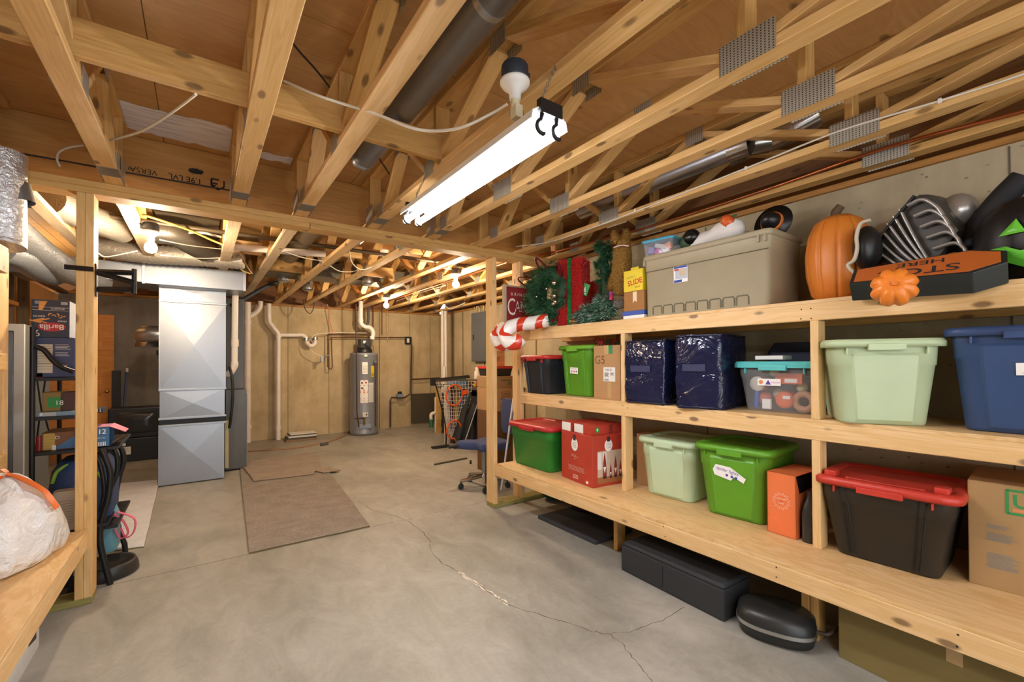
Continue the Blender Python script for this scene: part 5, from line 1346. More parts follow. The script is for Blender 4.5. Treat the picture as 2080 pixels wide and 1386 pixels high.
# horizontal trunk above
YD = 6.12
za, zb = at(380, 582, Y=YD).z, at(380, 541, Y=YD).z
t = thing('supply_duct', 'long flat galvanized supply duct running across above the furnace', 'duct', (0, YD+.3, za))
xr = at(499, 560, Y=YD).x
b = MB(); b.box(-.50, xr, YD, YD+.62, za, zb, GA); wpart(b, 'trunk', t, .004)
b = MB(); b.box(-1.5, -.50, YD+.03, YD+.6, za+.015, zb-.012, GA); wpart(b, 'trunk_extension', t, .004)
for x in (-.50, xr-.012): 
    b = MB(); b.box(x-.01, x+.016, YD-.008, YD+.01, za-.005, zb+.005, GALV); wpart(b, 'drive_seam', t, .002)
b = MB(); b.tube([(-.05, YD+.30, zb+.015), (-.05, YD+.30, ZJ+.2)], .12, GALV, 20); wpart(b, 'collar', t)
# furnace cabinet and its piping, right of the plenum
t = thing('furnace', 'grey furnace cabinet standing behind the return duct', 'furnace', (.37, 7.0, 0))
CBM = flat('5d5b57', .4, .4, name='cabinet_grey')
b = MB(); b.box(.27, .50, 6.75, 7.45, .02, 1.05, CBM); wpart(b, 'cabinet', t, .006)
b = MB(); b.box(.262, .30, 6.68, 6.745, .06, .66, flat('c9bd8e', .6, name='filter_cream')); wpart(b, 'filter_slot', t, label='cream filter edge')
b = MB(); b.box(.50, .512, 6.76, 7.44, .02, .98, GALV_D); wpart(b, 'side_panel', t, .003)
b = MB(); b.box(.27, .48, 6.92, 7.45, 1.05, za+.0, CBM); wpart(b, 'upper_cabinet', t, .004)
t = thing('vent_pipe', 'cream plastic vent pipe dropping beside the furnace from the supply duct', 'pipe', (.40, 6.62, 1.2))
p0, p1, p2 = at(478, 590, Y=6.62), at(476, 735, Y=6.62), at(470, 752, Y=6.62)
b = MB(); b.tube([p0, p1], .036, PVC, 14); wpart(b, 'pipe', t)
b = MB(); b.tube([at(477,690,Y=6.62), at(477,704,Y=6.62)], .043, PVC, 14); wpart(b, 'coupling', t)
b = MB(); b.tube(smooth_path([p1, p1+V((0,0,-.05)), p2+V((-.02,.03,-.04)), p2+V((-.10,.05,-.05))], 4), .043, PVC, 14); wpart(b, 'elbow', t)
b = MB(); b.tube(smooth_path([at(466,745,Y=6.6), at(471,765,Y=6.58), at(473,800,Y=6.58), at(470,840,Y=6.6), at(466,870,Y=6.65)], 5), .016, flat('1b1e1d', .5, name='black_hose'), 8); single(b, 'drain_hose', 'black hose hanging down the furnace side', 'hose')
# round elbow and intake on the left of the plenum
t = thing('humidifier', 'round galvanized elbow duct entering the left side of the return duct', 'duct', at(300, 680, Y=6.75))
b = MB(); c0 = at(330, 680, Y=6.7); b.tube(smooth_path([c0+V((.05,0,0)), c0+V((-.06,0,0)), c0+V((-.17,.06,-.0)), c0+V((-.20,.22,0))], 6), .085, GALV, 20); wpart(b, 'elbow', t)
b = MB(); b.tube([c0+V((-.10,.02,0)), c0+V((-.13,.03,0))], .090, GALV, 20); wpart(b, 'seam_ring', t)
b = MB(); b.lathe([(.16,-.14),(.10,.12),(.001,.12)], GALV, 4, c0+V((-.13,.35,.0))); wpart(b, 'transition', t)
b = MB(); b.tube([at(322,712,Y=6.6), at(322,722,Y=6.6)], .02, IRON, 8); wpart(b, 'valve', t)

# ================================================================ carpets
def rug(name, label, pts, z0, th, mat, edge):
    c = sum((V(p) for p in pts), V((0,0,0)))/len(pts)
    b = MB(); P = []
    for i, p in enumerate(pts):
        q = V(pts[(i+1) % len(pts)])
        for k in range(8): P.append((V(p)).lerp(q, k/8)+V((random.uniform(-.004,.004), random.uniform(-.004,.004), 0)))
    r0 = [(p.x, p.y, z0) for p in P]; r1 = [(p.x, p.y, z0+th*.6) for p in P]; r2 = [(p.x+(c.x-p.x)*.008, p.y+(c.y-p.y)*.008, z0+th) for p in P]
    b.loft([r0, r1], edge, False, True, False); b.loft([r1, r2], mat, True, False, True)
    return single(b, name, label, 'rug')
CP1 = carpet('756b60', 'a69c90'); CP2 = carpet('8a7c6e', 'b0a090'); CP3 = carpet('c4c5c8', 'e6e6e8')
G = lambda a, c, z=.015: at(a, c, Z=z).to_tuple()
rug('carpet_remnant', 'beige carpet remnant lying flat on the floor in front', [G(505,1122), G(752,1067), G(668,957), G(487,950)], .001, .016, CP1, flat('6e5f3a', .9, name='carpet_edge'))
rug('carpet_remnant', 'pinkish beige carpet remnant with a notched corner, farther from the viewer', [G(516,977,.03), G(637,963,.03), G(640,957,.03), G(657,960,.03), G(692,955,.03), G(672,952,.03), G(672,949,.03), G(655,950,.03), G(640,918,.03), G(487,940,.03)], .018, .016, CP2, flat('6b5c4c', .9, name='carpet_edge2'))
rug('carpet_remnant', 'white carpet remnant on the floor in front of the furnace', [G(205,1120), G(293,1109), G(321,988), G(318,975), G(215,985)], .001, .016, CP3, flat('7d7a50', .9, name='carpet_edge3'))

# ================================================================ back wall plumbing
def pipe(name, label, segs, r, mat, cat='pipe', rings=(), n=12, sm=0):
    P = smooth_path(segs, sm) if sm else segs
    c = V(P[0]); t = thing(name, label, cat, c)
    b = MB(); b.tube(P, r, mat, n); wpart(b, 'pipe', t)
    for q in rings:
        q = V(q); b = MB(); b.tube([q-V((0,0,.03)), q+V((0,0,.03))], r*1.22, mat, n); wpart(b, 'coupling', t)
    return t
YW = 8.97
A = lambda a, c, y=YW: at(a, c, Y=y)
t = pipe('drain_stack', 'thick cream drain stack with side branch on the back wall beside the furnace', [V((A(502,800).x, YW, .0)), V((A(502,800).x, YW, 2.46))], .058, PVC, rings=[A(502,655), A(502,868)])
b = MB(); b.tube(smooth_path([A(504,645), A(520,635), A(528,624), A(529,612)], 5), .042, PVC, 12); wpart(b, 'branch', t)
b = MB(); b.tube([A(502,868)+V((0,-.05,0)), A(502,868)+V((0,-.085,0))], .045, PVC, 14); wpart(b, 'cleanout', t)
xx1 = A(565,800).x
t = pipe('drain_stack', 'offset cream drain pipe with trap arm on the back wall', [V((xx1, YW, 0)), V((xx1, YW, A(565,690).z)), V((xx1, YW, A(565,678).z)), A(547,655), A(546,645), V((A(546,640).x, YW, 2.46))], .04, PVC, rings=[A(565,870), A(565,684)])
b = MB(); b.tube(smooth_path([A(566,681), A(600,681), A(614,681), A(622,687), A(624,697), A(632,703), A(640,697), A(641,686)], 5), .036, PVC, 12); wpart(b, 'trap', t)
for q in ((622,690),(640,688)):
    b = MB(); b.tube([A(q[0],q[1]-3), A(q[0],q[1]+3)], .046, STEEL, 12); wpart(b, 'clamp', t)
pipe('water_line', 'white flexible hose looping from the trap to a grey valve', [A(641,684), A(640,698), A(628,690,8.85), A(632,712,8.85), A(654,725,8.85)], .007, CABLE_W, 'hose', n=7, sm=8)
pipe('water_line', 'long white hose running from the trap toward the water heater', [A(632,688,8.86), A(645,679,8.86), A(690,676,8.84), A(745,677,8.8)], .007, CABLE_W, 'hose', n=7, sm=6)
b = MB(); b.obox(A(654,730,8.86), (.05,.05,.10), GALV_D); b.tube([A(654,728,8.86), A(668,722,8.86)], .016, GALV_D, 8); single(b, 'shutoff_valve', 'grey valve body hanging on the copper loop', 'valve', bevel=.004)
BRN = metal('6d4632', .5, .6)
pipe('copper_pipe', 'upper copper line across the back wall ending in a black box', [A(666,679), A(745,679)], .011, BRN, n=8)
pipe('copper_pipe', 'lower copper line across the back wall under the upper one', [A(670,686), A(822,686)], .011, BRN, n=8)
pipe('copper_pipe', 'narrow copper loop hanging in front of the back wall', [A(666,679), A(666,745), A(668,750), A(673,750), A(675,745), A(673,687)], .011, BRN, n=8)
pipe('copper_pipe', 'slanted bright copper pipe left of the water heater', [A(665,618), A(676,678)], .009, COPPER, n=8)
pipe('copper_pipe', 'vertical bright copper pipe below the farthest bulb', [A(787,630), A(787,692)], .011, COPPER, n=8)
for k, (a, c) in enumerate(((758,'copper pipe behind the heater vent'), (776,'dark copper pipe right of the heater vent'))):
    pipe('copper_pipe', c, [A(a,622), A(a,680)], .010, BRN, n=8)
pipe('gas_pipe', 'thin dark gas pipe dropping in front of the water heater left side', [A(723,618,8.38), A(725,840,8.38), A(729,868,8.38)], .012, flat('4a3630', .5, .4, name='gas_pipe'), n=8)
# water heater
wc = V((2.62, 8.70, 0)); WRD = .265
t = thing('water_heater', 'grey gas water heater standing by the back wall', 'water heater', wc)
zt = at(742, 717, Y=8.47).z
WHG = flat('8f9299', .38, .25, name='enamel_grey')
b = MB(); b.lathe([(.22,0),(WRD,.01),(WRD,.05),(WRD-.004,.06),(WRD-.004,zt-.05),(WRD,zt-.045),(WRD,zt-.01),(WRD-.03,zt),(.001,zt+.01)], WHG, 40); part(b, 'tank', t)
def curved(a0, w, z0, z1, mat, nm, lift=.002, n=6, marks=()):
    b = MB(); L = []
    for i in range(n+1):
        a = a0 + (w*(i/n-.5))/WRD; L.append(a)
    P0 = [((WRD+lift)*math.sin(a), -(WRD+lift)*math.cos(a)) for a in L]
    b.add([(x,y,z0) for x,y in P0]+[(x,y,z1) for x,y in P0], [(i,i+1,n+2+i,n+1+i) for i in range(n)], mat, True)
    for (u0, u1, v0, v1, m) in marks:
        Q = [((WRD+lift+.0012)*math.sin(a0+(w*(u-.5))/WRD), -(WRD+lift+.0012)*math.cos(a0+(w*(u-.5))/WRD)) for u in (u0, (u0+u1)/2, u1)]
        b.add([(x,y,z0+(z1-z0)*v0) for x,y in Q]+[(x,y,z0+(z1-z0)*v1) for x,y in Q], [(0,1,4,3),(1,2,5,4)], m)
    return part(b, nm, t)
va = -math.atan2(wc.x, wc.y)*-1
CA = -.29   # angle on the tank that faces the viewer
zz2 = lambda py: at(745, py, Y=8.44).z
curved(CA+.05, .10, zz2(760), zz2(736), PAPER, 'label', marks=[(.1,.9,.15+.1*i,.18+.1*i,flat('b9a9a0', .7, name='faint_print')) for i in range(6)])
RB2 = flat('c8402c', .6, name='warning_red')
curved(CA+.0, .145, zz2(819), zz2(772), PAPER, 'warning_label', marks=[(0,1,.97,1,RB2),(0,1,.74,.77,RB2),(0,1,.52,.55,RB2),(.05,.95,.42,.5,flat('e8744a', .6, name='warning_orange')),(0,1,.2,.22,RB2),(0,1,0,.02,RB2),(.15,.32,.83,.92,INK),(.6,.85,.85,.92,RB2),(.1,.4,.62,.68,INK),(.3,.5,.57,.6,RB2)]+[(.1,.9,.06+.03*i,.07+.03*i,flat('b9a9a0', .7, name='faint_print')) for i in range(4)])
curved(CA+.50, .10, zz2(818), zz2(778), flat('dcd9d2', .6, name='pale_label'), 'label', marks=[(.05,.95,.05+.05*i,.065+.05*i,flat('a9a6a0', .7, name='faint_print2')) for i in range(17)])
curved(CA+.62, .07, zz2(766), zz2(744), flat('e0c322', .5, name='yellow_label'), 'yellow_label', marks=[(.1,.9,.1+.1*i,.14+.1*i,INK) for i in range(3)])
b = MB(); a = CA+.12
for sc, m, lf in ((1, INK, .003), (.88, PAPER, .0045)):
    P = [(a+.29*sc*.5*math.cos(q)*1.0, zz2(724)+.034*sc*math.sin(q)) for q in [i*PI/12 for i in range(24)]]
    b.add([((WRD+lf)*math.sin(u), -(WRD+lf)*math.cos(u), z) for u, z in P], [tuple(range(24))], m)
P = [(a+.29*.44*math.cos(q), zz2(724)+.034*.88*math.sin(q)) for q in [PI+i*PI/10+.2 for i in range(10)]]
b.add([((WRD+.006)*math.sin(u), -(WRD+.006)*math.cos(u), z) for u, z in P], [tuple(range(10))], flat('2f6a4a', .5, name='badge_green')); part(b, 'badge', t)
fd = V((math.sin(CA), -math.cos(CA), 0)); sd = V((math.cos(CA), math.sin(CA), 0))
RM = Matrix.Rotation(CA, 3, 'Z')
b = MB(); b.obox(fd*(WRD+.05)+V((0,0,zz2(842)))+sd*.02, (.10,.09,.085), flat('d9d2c4', .5, name='control_white'), RM); part(b, 'gas_control', t, .006)
b = MB(); b.obox(fd*(WRD+.097)+sd*.04+V((0,0,zz2(841))), (.022,.012,.03), INK, RM); part(b, 'knob', t)
b = MB(); b.tube([fd*(WRD+.06)+V((0,0,zz2(850))), fd*(WRD+.05)+V((0,0,zz2(862)))], .02, metal('b08a3a', .4), 8); part(b, 'brass_fitting', t)
b = MB(); b.tube([fd*(WRD+.05)+V((0,0,zz2(848))), fd*(WRD+.05)-sd*.18+V((0,0,zz2(849)))], .012, BRN, 8); part(b, 'gas_line', t)
b = MB(); b.obox(fd*(WRD+.002)+sd*.02+V((0,0,zz2(866))), (.22,.014,.09), GALV_D, RM); part(b, 'access_door', t, .004)
b = MB(); q = V((math.sin(CA+.78)*(WRD+.03), -math.cos(CA+.78)*(WRD+.03), zz2(736))); b.sphere(q, .045, flat('5c6067', .5, name='valve_grey'), 12, 8); part(b, 'relief_valve', t)
b = MB(); b.tube([q, q+V((0,-.01,-.05)), V((q.x, q.y, .16))], .013, BRN, 8); part(b, 'overflow_pipe', t)
VBL = flat('1f2123', .4, name='blower_black')
b = MB(); b.lathe([(.16,0),(.155,.05),(.12,.10),(.001,.10)], VBL, 24, (0,0,zt+.008)); b.box(-.10,.09,-.12,.09,zt+.10,zt+.27,VBL); b.tube([(.03,-.16,zt+.18),(.03,-.06,zt+.18)], .055, flat('3a3d40', .35, .4, name='motor_grey'), 16); part(b, 'blower', t, .004)
b = MB(); b.obox((-.03,-.125,zt+.21), (.05,.01,.05), PAPER); part(b, 'blower_label', t)
b = MB(); b.tube([(.10,-.06,zt+.2),(.15,-.09,zt+.12),(.16,-.10,zt+.03)], .006, flat('7a2f22', .5, name='blower_wire'), 6); part(b, 'wire', t)
t = thing('vent_pipe', 'white S-shaped vent pipe rising from the water heater to the trusses', 'pipe', wc+V((.03,0,zt+.28)))
V8 = lambda a, c: at(a, c, Y=8.66)
b = MB(); b.tube(smooth_path([V8(756,690), V8(758,676), V8(752,666), V8(742,664), V8(734,658), V8(733,648), V8(733,630), V8(733,612)], 6), .042, flat('ece8e2', .35, name='pvc_bright'), 14); wpart(b, 'pipe', t)
for q in ((756,686),(733,651)):
    b = MB(); b.tube([V8(q[0],q[1]-2.5), V8(q[0],q[1]+2.5)], .049, flat('ece8e2', .35, name='pvc_bright'), 14); wpart(b, 'coupling', t)
b = MB(); b.tube(smooth_path([V8(747,620), V8(748,650), V8(744,664)], 4), .024, flat('34363a', .5, name='black_sleeve'), 8); single(b, 'drain_sleeve', 'black sleeve hanging beside the heater vent pipe', 'hose')
b = MB(); b.tube(smooth_path([at(711,875,Z=.01), at(700,885,Z=.01), at(670,897,Z=.01), at(640,903,Z=.01), at(590,911,Z=.01), at(490,918,Z=.01)], 6), .013, flat('a07a55', .6, name='tan_hose'), 8); single(b, 'floor_hose', 'tan hose lying across the floor from the water heater', 'hose')
b = MB(); b.obox(at(659,902,Z=.03), (.14,.05,.05), GALV_D, Matrix.Rotation(.5, 3, 'Z')); single(b, 'hose_fitting', 'grey metal fitting on the tan floor hose', 'fitting', bevel=.01)
# stacked papers by the stack pipe
t = thing('manual_stack', 'stack of manuals and papers lying on the floor by the back wall', 'papers', (at(603,880,Z=.08).x, 8.72, 0))
for k, (w, h, z, cc) in enumerate(((.5,.035,0,'8a6a48'),(.48,.03,.036,'4b4540'),(.46,.03,.067,'d9d4c8'),(.44,.018,.098,'5a5550'),(.43,.012,.117,'e2dfd6'))):
    b = MB(); b.obox((.01*k,0,z+h/2), (w,.30,h), flat(cc, .6, name='manual_paper')); part(b, 'paper_layer', t, .004)
# switch box, pipe run down to the meter
t = thing('switch_box', 'black electrical box with white switch on the back wall', 'switch', A(829,692,9.06))
b = MB(); b.obox(A(829,692,9.06), (.13,.08,.16), BLACK); wpart(b, 'box_body', t, .006)
b = MB(); b.obox(A(829,692,9.015), (.05,.01,.09), PAPER); wpart(b, 'switch_plate', t)
pipe('gas_pipe', 'dark pipe run down the back wall to the grey meter', [A(836,700), A(834,800), A(822,808), A(795,808), A(793,815), A(793,868)], .018, flat('4f3a2c', .6, .3, name='dark_pipe'), n=8)
b = MB(); c = A(812,804,8.93); b.obox(c, (.13,.10,.07), flat('7d8896', .5, name='meter_grey')); b.tube([c, c+V((0,0,.09))], .045, IRON, 12); single(b, 'gas_regulator', 'grey regulator with black cap on the low pipe run', 'regulator', bevel=.006)
pipe('water_main', 'brown pipe running along the back wall toward the corner', [A(836,771), A(893,768)], .015, BRN, n=8)
b = MB(); b.box(A(839,830).x, A(893,830).x, 9.02, 9.09, .06, A(865,800).z, flat('4a4030', .75, name='dark_hatch')); single(b, 'access_panel', 'dark brown rectangular hatch low on the back wall corner', 'hatch', bevel=.006)
b = MB(); 
b = MB(); b.obox(V((4.44, at(888,744,X=4.44).y, at(888,744,X=4.44).z)), (.03,.07,.09), flat('4a8a4a', .5, name='outlet_green')); single(b, 'outlet', 'small green outlet on the far right wall', 'outlet', bevel=.003)
# standpipes in the corner with green sump couplings
t = thing('sump_pipe', 'pair of tall white standpipes in the far right corner', 'pipe', (4.1, 8.3, 0))
W8 = lambda a, c, y=8.3: at(a, c, Y=y)
for px, rr in ((899, .035), (905, .04)):
    p = W8(px, 700); b = MB(); b.tube([V((p.x, 8.3, .75)), V((p.x, 8.3, 2.46))], rr, PVC, 12); wpart(b, 'pipe', t)
t = thing('sump_manifold', 'white pump manifold with green unions on the floor in the far corner', 'pipe', (W8(885,880).x, 8.1, 0))
p = W8(886, 870, 8.0); top = W8(886, 808, 8.0)
b = MB(); b.tube([V((p.x,8.0,0)), V((p.x,8.0,top.z)), V((p.x+.10,8.05,top.z+.05)), V((W8(903,806,8.1).x,8.1,top.z+.05)), V((W8(903,806,8.1).x,8.1,1.3))], .032, PVC, 10); wpart(b, 'pipe', t)
b = MB(); b.tube(smooth_path([W8(876,855,8.0), W8(876,842,8.0), W8(886,839,8.0), W8(898,842,8.0), W8(900,856,8.0)], 4), .032, PVC, 10); wpart(b, 'cross_arm', t)
for a in (876, 900):
    b = MB(); b.tube([W8(a,852,8.0), W8(a,868,8.0)], .042, flat('2f6a4c', .5, name='union_green'), 10); wpart(b, 'green_union', t)
# breaker panel
t = thing('breaker_panel', 'tall grey electrical panel on the far right wall', 'electrical panel', (4.42, 7.3, 1.4))
y0, y1 = at(960,690,X=4.40).y, at(992,690,X=4.40).y; z0, z1 = at(972,735,X=4.40).z, at(962,637,X=4.40).z
PG = flat('6f747a', .45, .3, name='panel_grey')
b = MB(); b.box(4.37, 4.465, y1, y0, z0, z1, PG); wpart(b, 'enclosure', t, .005)
b = MB(); b.box(4.362, 4.37, y1+.015, y0-.015, z0+.02, z1-.02, PG); wpart(b, 'door', t, .003)
b = MB(); b.box(4.356, 4.362, y0-.12, y0-.09, (z0+z1)/2-.05, (z0+z1)/2+.05, BLACK); wpart(b, 'latch', t)
for i in range(8):
    yy = y1+.04+(y0-y1-.08)*i/7
    b = MB(); b.tube(smooth_path([V((4.42, yy, z1)), V((4.42, yy+random.uniform(-.03,.03), z1+.07)), V((4.40, yy+random.uniform(-.05,.05), ZJ))], 4), .008, (CABLE_W, CABLE_Y)[i % 2], 6); wpart(b, 'cable', t)

# ================================================================ corner clutter: toy hoop game, chair, bench, stack
t = thing('hoop_game', 'folding basketball arcade toy with white net and two orange rims', 'toy', (3.5, 6.4, 0))
YH = 6.45; HH = lambda a, c, y=YH: at(a, c, Y=y)
TB = metal('9a9c9f', .35)
b = MB(); b.tube([HH(882,774), HH(953,772), HH(981,773)], .014, TB, 8); wpart(b, 'top_bar', t)
q = HH(940,908,6.2); q.z = .012
b = MB(); b.tube([HH(981,773), HH(984,780), q], .014, TB, 8); wpart(b, 'leg', t)
q2 = HH(906,908,6.5); q2.z = .012
b = MB(); b.tube(smooth_path([HH(883,776), HH(890,800), HH(902,850), HH(906,880), q2], 4), .012, IRON, 8); wpart(b, 'leg', t)
b = MB(); b.tube([q2, q], .012, TB, 8); wpart(b, 'base_bar', t)
b = MB(); b.obox((q2+q)*.5+V((.12,-.05,.012)), (.30,.06,.05), RUBBER, Matrix.Rotation(-.2, 3, 'Z')); b.obox(q2+V((-.1,.0,.012)), (.3,.07,.03), RUBBER); wpart(b, 'foot_pad', t, .006)
b = MB(); b.add([HH(876,770,6.5), HH(953,762,6.5), HH(955,768,6.42), HH(884,774,6.42)], [(0,1,2,3)], BLACK); b.obox(HH(879,776,6.46), (.07,.06,.12), BLACK); wpart(b, 'fabric_top', t)
b = MB(); b.tube([HH(960,782,6.5), HH(942,830,6.45), HH(925,892,6.4)], [.02,.09,.12], flat('1a1a1b', .7, name='black_mesh'), 8, flat=.3); b.tube([HH(972,800,6.6), HH(955,850,6.5), HH(950,900,6.45)], [.04,.10,.13], flat('1a1a1b', .7, name='black_mesh'), 8, flat=.3); wpart(b, 'ball_sling', t)
NET = flat('d9d7d0', .7, name='net_white')
b = MB()
Lf = [HH(883,776), HH(893,815), HH(904,855), HH(918,893)]; Rt = [HH(958,772), HH(957,815), HH(940,855), HH(926,893)]
def onl(Lp, f):
    k = min(int(f*3), 2); return Lp[k].lerp(Lp[k+1], f*3-k)
for i in range(17):
    f = i/16; a, c = onl(Lf, f), onl(Rt, f); b.tube([a, a.lerp(c,.5)+V((0,.02,-.02)), c], .0032, NET, 4)
for i in range(12):
    u = i/11; b.tube([onl(Lf, f).lerp(onl(Rt, f), u) for f in (0,.2,.4,.6,.8,1)], .0032, NET, 4)
wpart(b, 'net', t)['kind'] = 'stuff'
OR2 = flat('e2581f', .45, name='rim_orange')
for (a, c, rx, rz2) in ((923,803,.145,.17), (922,873,.125,.15)):
    cc = HH(a, c, 6.36); b = MB(); b.tube([cc+V((rx*math.cos(u), -.02*math.sin(u), rz2*math.sin(u))) for u in [i*PI/12 for i in range(24)]], .013, OR2, 7, closed=True); wpart(b, 'rim', t)
b = MB(); b.obox(HH(945,797,6.36), (.10,.03,.07), OR2, Matrix.Rotation(-.2, 3, 'Y')); wpart(b, 'rim_bracket', t, .006)
b = MB(); b.loft([rrect(.42,.16,.05,z) for z in (0,.3)]+[rrect(.36,.12,.05,1.08)], flat('5f87b8', .5, name='blue_tarp')); single(b, 'tarp_roll', 'blue patterned roll standing behind the net toy', 'roll', (HH(943,850,6.75).x, 6.95, 0))
for i, (cc, a, lb) in enumerate((('a98f3a', 913, 'olive rolled mat behind the net toy'), ('5a1f28', 902, 'dark red rolled mat behind the net toy'), ('b9b2a4', 893, 'pale rolled mat behind the net toy'))):
    b = MB(); b.tube([(0,0,0),(0,0,1.0)], .055, flat(cc, .7, name='rolled_mat'), 12); single(b, 'rolled_mat', lb, 'mat', (HH(a+16,850,6.8).x, 6.85-.02*i, 0))
# workbench
t = thing('workbench', 'dark topped workbench against the far right wall', 'workbench', (4.1, 6.7, 0))
b = MB(); b.box(3.75, 4.45, 5.9, 7.9, .92, .96, flat('5b5852', .6, name='bench_top')); wpart(b, 'bench_top', t, .004)
for x in (3.8, 4.4):
    for y in (5.95, 7.85):
        b = MB(); b.box(x-.04, x+.04, y-.04, y+.04, 0, .92, PINE_D); wpart(b, 'leg', t)
b = MB(); b.box(3.85, 4.4, 6.0, 7.8, .02, .8, flat('2e2a28', .8, name='bench_dark')); wpart(b, 'lower_cabinet', t)
K = lambda a, c, x=3.95: at(a, c, X=x)
def bench_item(nm, lb, cat, px, col, w, h, x=3.95, shape='box'):
    p = K(px, 765, x); b = MB()
    if shape == 'box': b.box(-.07, .07, -w/2, w/2, 0, h, flat(col, .5, name='tool_col'))
    else: b.lathe([(.001,0),(w/2,0),(w/2,h*.75),(w*.3,h*.85),(w*.3,h),(.001,h)], flat(col, .5, name='tool_col'), 16)
    return single(b, nm, lb, cat, (x, p.y, .9605), bevel=.006 if shape == 'box' else 0)
bench_item('tool_case', 'green tool case on the workbench', 'tool case', 936, '2f7a3a', .16, .13)
bench_item('tool_case', 'yellow tool case on the workbench right of the green one', 'tool case', 948, 'd8a52a', .16, .10)
bench_item('drill', 'dark drill lying on the workbench', 'drill', 957, '3a3230', .12, .07)
bench_item('spray_bottle', 'tall white bottle standing on the workbench', 'bottle', 969, 'e9e4da', .10, .34, 3.95, 'lathe')
bench_item('tape_roll', 'yellow roll on the workbench beside the white bottle', 'tape', 963, 'd9b02f', .08, .06, 3.85, 'lathe')
bench_item('tool_box', 'orange and black toolbox at the near end of the workbench', 'toolbox', 980, 'c2602a', .2, .10)
# blue office chair, mostly hidden by the post
t = thing('office_chair', 'blue office chair with chrome star base behind the right post', 'chair', (2.62, 4.25, 0))
BLU = cloth('3c4870'); cs = V((2.60, 4.22, 0))
P = [(-.26,.10),(-.24,.20),(-.12,.20),(-.05,.13),(.06,.18),(.22,.20),(.27,.0),(.22,-.2),(.0,-.24),(-.16,-.2),(-.14,-.08),(-.2,.0)]
Q = smooth_path([V((x, y, 0)) for x, y in P], 4, True)
b = MB(); b.loft([[(p.x*.92+cs.x, p.y*.92+cs.y, .43) for p in Q], [(p.x+cs.x, p.y+cs.y, .45) for p in Q], [(p.x+cs.x, p.y+cs.y, .49) for p in Q], [(p.x*.9+cs.x, p.y*.9+cs.y, .51) for p in Q]], BLU); wpart(b, 'seat', t)
b = MB(); b.loft([rrect(.07, .40*s, .03, z, cx=cs.x+.40, cy=cs.y+.02) for s, z in ((.8,.55),(1,.62),(1,.85),(.8,.95))], BLU); wpart(b, 'backrest', t)
b = MB(); b.tube([cs+V((0,0,.12)), cs+V((0,0,.43))], .025, STEEL, 12); wpart(b, 'gas_lift', t)
CHR = metal('c9c6c0', .12, 1.0)
for i in range(5):
    a = 2.95+i*2*PI/5; e = cs+V((math.cos(a)*.27, math.sin(a)*.27, .085))
    b = MB(); b.tube([cs+V((0,0,.125)), e], [.028,.018], CHR, 8); wpart(b, 'base_arm', t)
    b = MB(); w0 = e-V((0,0,.085-.03)); b.tube([w0+V((-.012,-.022,0)), w0+V((.012,.022,0))], .03, RUBBER, 14); b.tube([w0+V((0,0,.03)), e], .008, BLACK, 6); wpart(b, 'caster', t)
b = MB(); b.tube([cs+V((-.26,.13,.46)), cs+V((-.36,.15,.455))], .018, RUBBER, 8); wpart(b, 'lever', t)
b = MB(); a0, a1 = at(882,944,Z=.012), at(948,931,Z=.012); b.tube([a0, a1], .012, metal('7f7c76', .4), 8); single(b, 'metal_tube', 'thin grey metal tube lying on the floor left of the office chair', 'tube')
b = MB(); q = at(956,943,Z=.0); b.tube([V((q.x,q.y,0)), V((q.x,q.y,.05))], .014, BLACK, 8); single(b, 'foot_cap', 'small black cap standing on the floor by the blue seat', 'cap')
b = MB(); s0, s1 = at(1018,998,Y=3.95), at(1043,808,Y=3.95); s0.z = .012; b.tube([s0, s1], .011, flat('d7dbe2', .4, name='white_pole'), 8); single(b, 'white_pole', 'slim white pole leaning behind the right post', 'pole')
# stack behind the partition
def stackbox(nm, lb, x0, x1, z0, z1, mat, y=4.55, d=.4):
    c = V(((x0+x1)/2, y+d/2, z0)); t = thing(nm, lb, 'box', c); w = x1-x0
    b = MB(); b.box(-w/2, w/2, -d/2, d/2, 0, z1-z0-.001, mat); part(b, 'box_body', t, .006); return t
S = lambda a, c: at(a, c, Y=4.55)
xa, xb2 = S(1003,800).x, S(1044,800).x
stackbox('cardboard_box', 'brown carton at the bottom of the stack behind the right post', xa, xb2+.03, .0, S(1030,835).z, cardboard('6d4a2c'))
t = stackbox('moving_box', 'printed moving carton in the middle of the stack behind the right post', xa, xb2, S(1030,835).z, S(1030,788).z, cardboard('b98f60'))
b = MB(); h = S(1030,788).z-S(1030,835).z; b.T = front(.03, -.2006, h*.72)
rect(b, 0, 0, .13, .062, INK, 0); rect(b, 0, 0, .122, .054, cardboard('b98f60'), .0004); b.text('U-HAUL', .030, INK, Matrix.Translation((0, .004, 0)), .0008, bold=.02); rect(b, 0, -.017, .115, .010, flat('d0703a', .7, name='orange_print2'), .0009); scrib(b, -.09, -.05, .08, 2, INK, .002, .012); part(b, 'printed_mark', t)
t = stackbox('cardboard_box', 'flat brown carton with green print above the moving carton in the stack', xa, xb2, S(1030,788).z, S(1030,764).z, cardboard('a9855a'))
b = MB(); b.T = front(.03, -.2006, .06); rect(b, 0, .035, .16, .012, flat('4f6a48', .7, name='green_print2'), 0); rect(b, .06, -.005, .05, .04, flat('5f7a55', .7, name='green_print3'), 0); part(b, 'printed_mark', t)
zA, zB2, zC = S(1030,764).z, S(1030,744).z, S(1030,712).z
t = thing('storage_tote', 'small black tote with red lid on the stack behind the right post', 'storage tote', ((xa+xb2)/2, 4.75, zA))
b = MB(); b.loft([rrect((xb2-xa)*.9, .34, .03, 0), rrect((xb2-xa)*.98, .38, .03, zB2-zA-.03)], flat('26262a', .5, name='tote_black')); part(b, 'body', t)
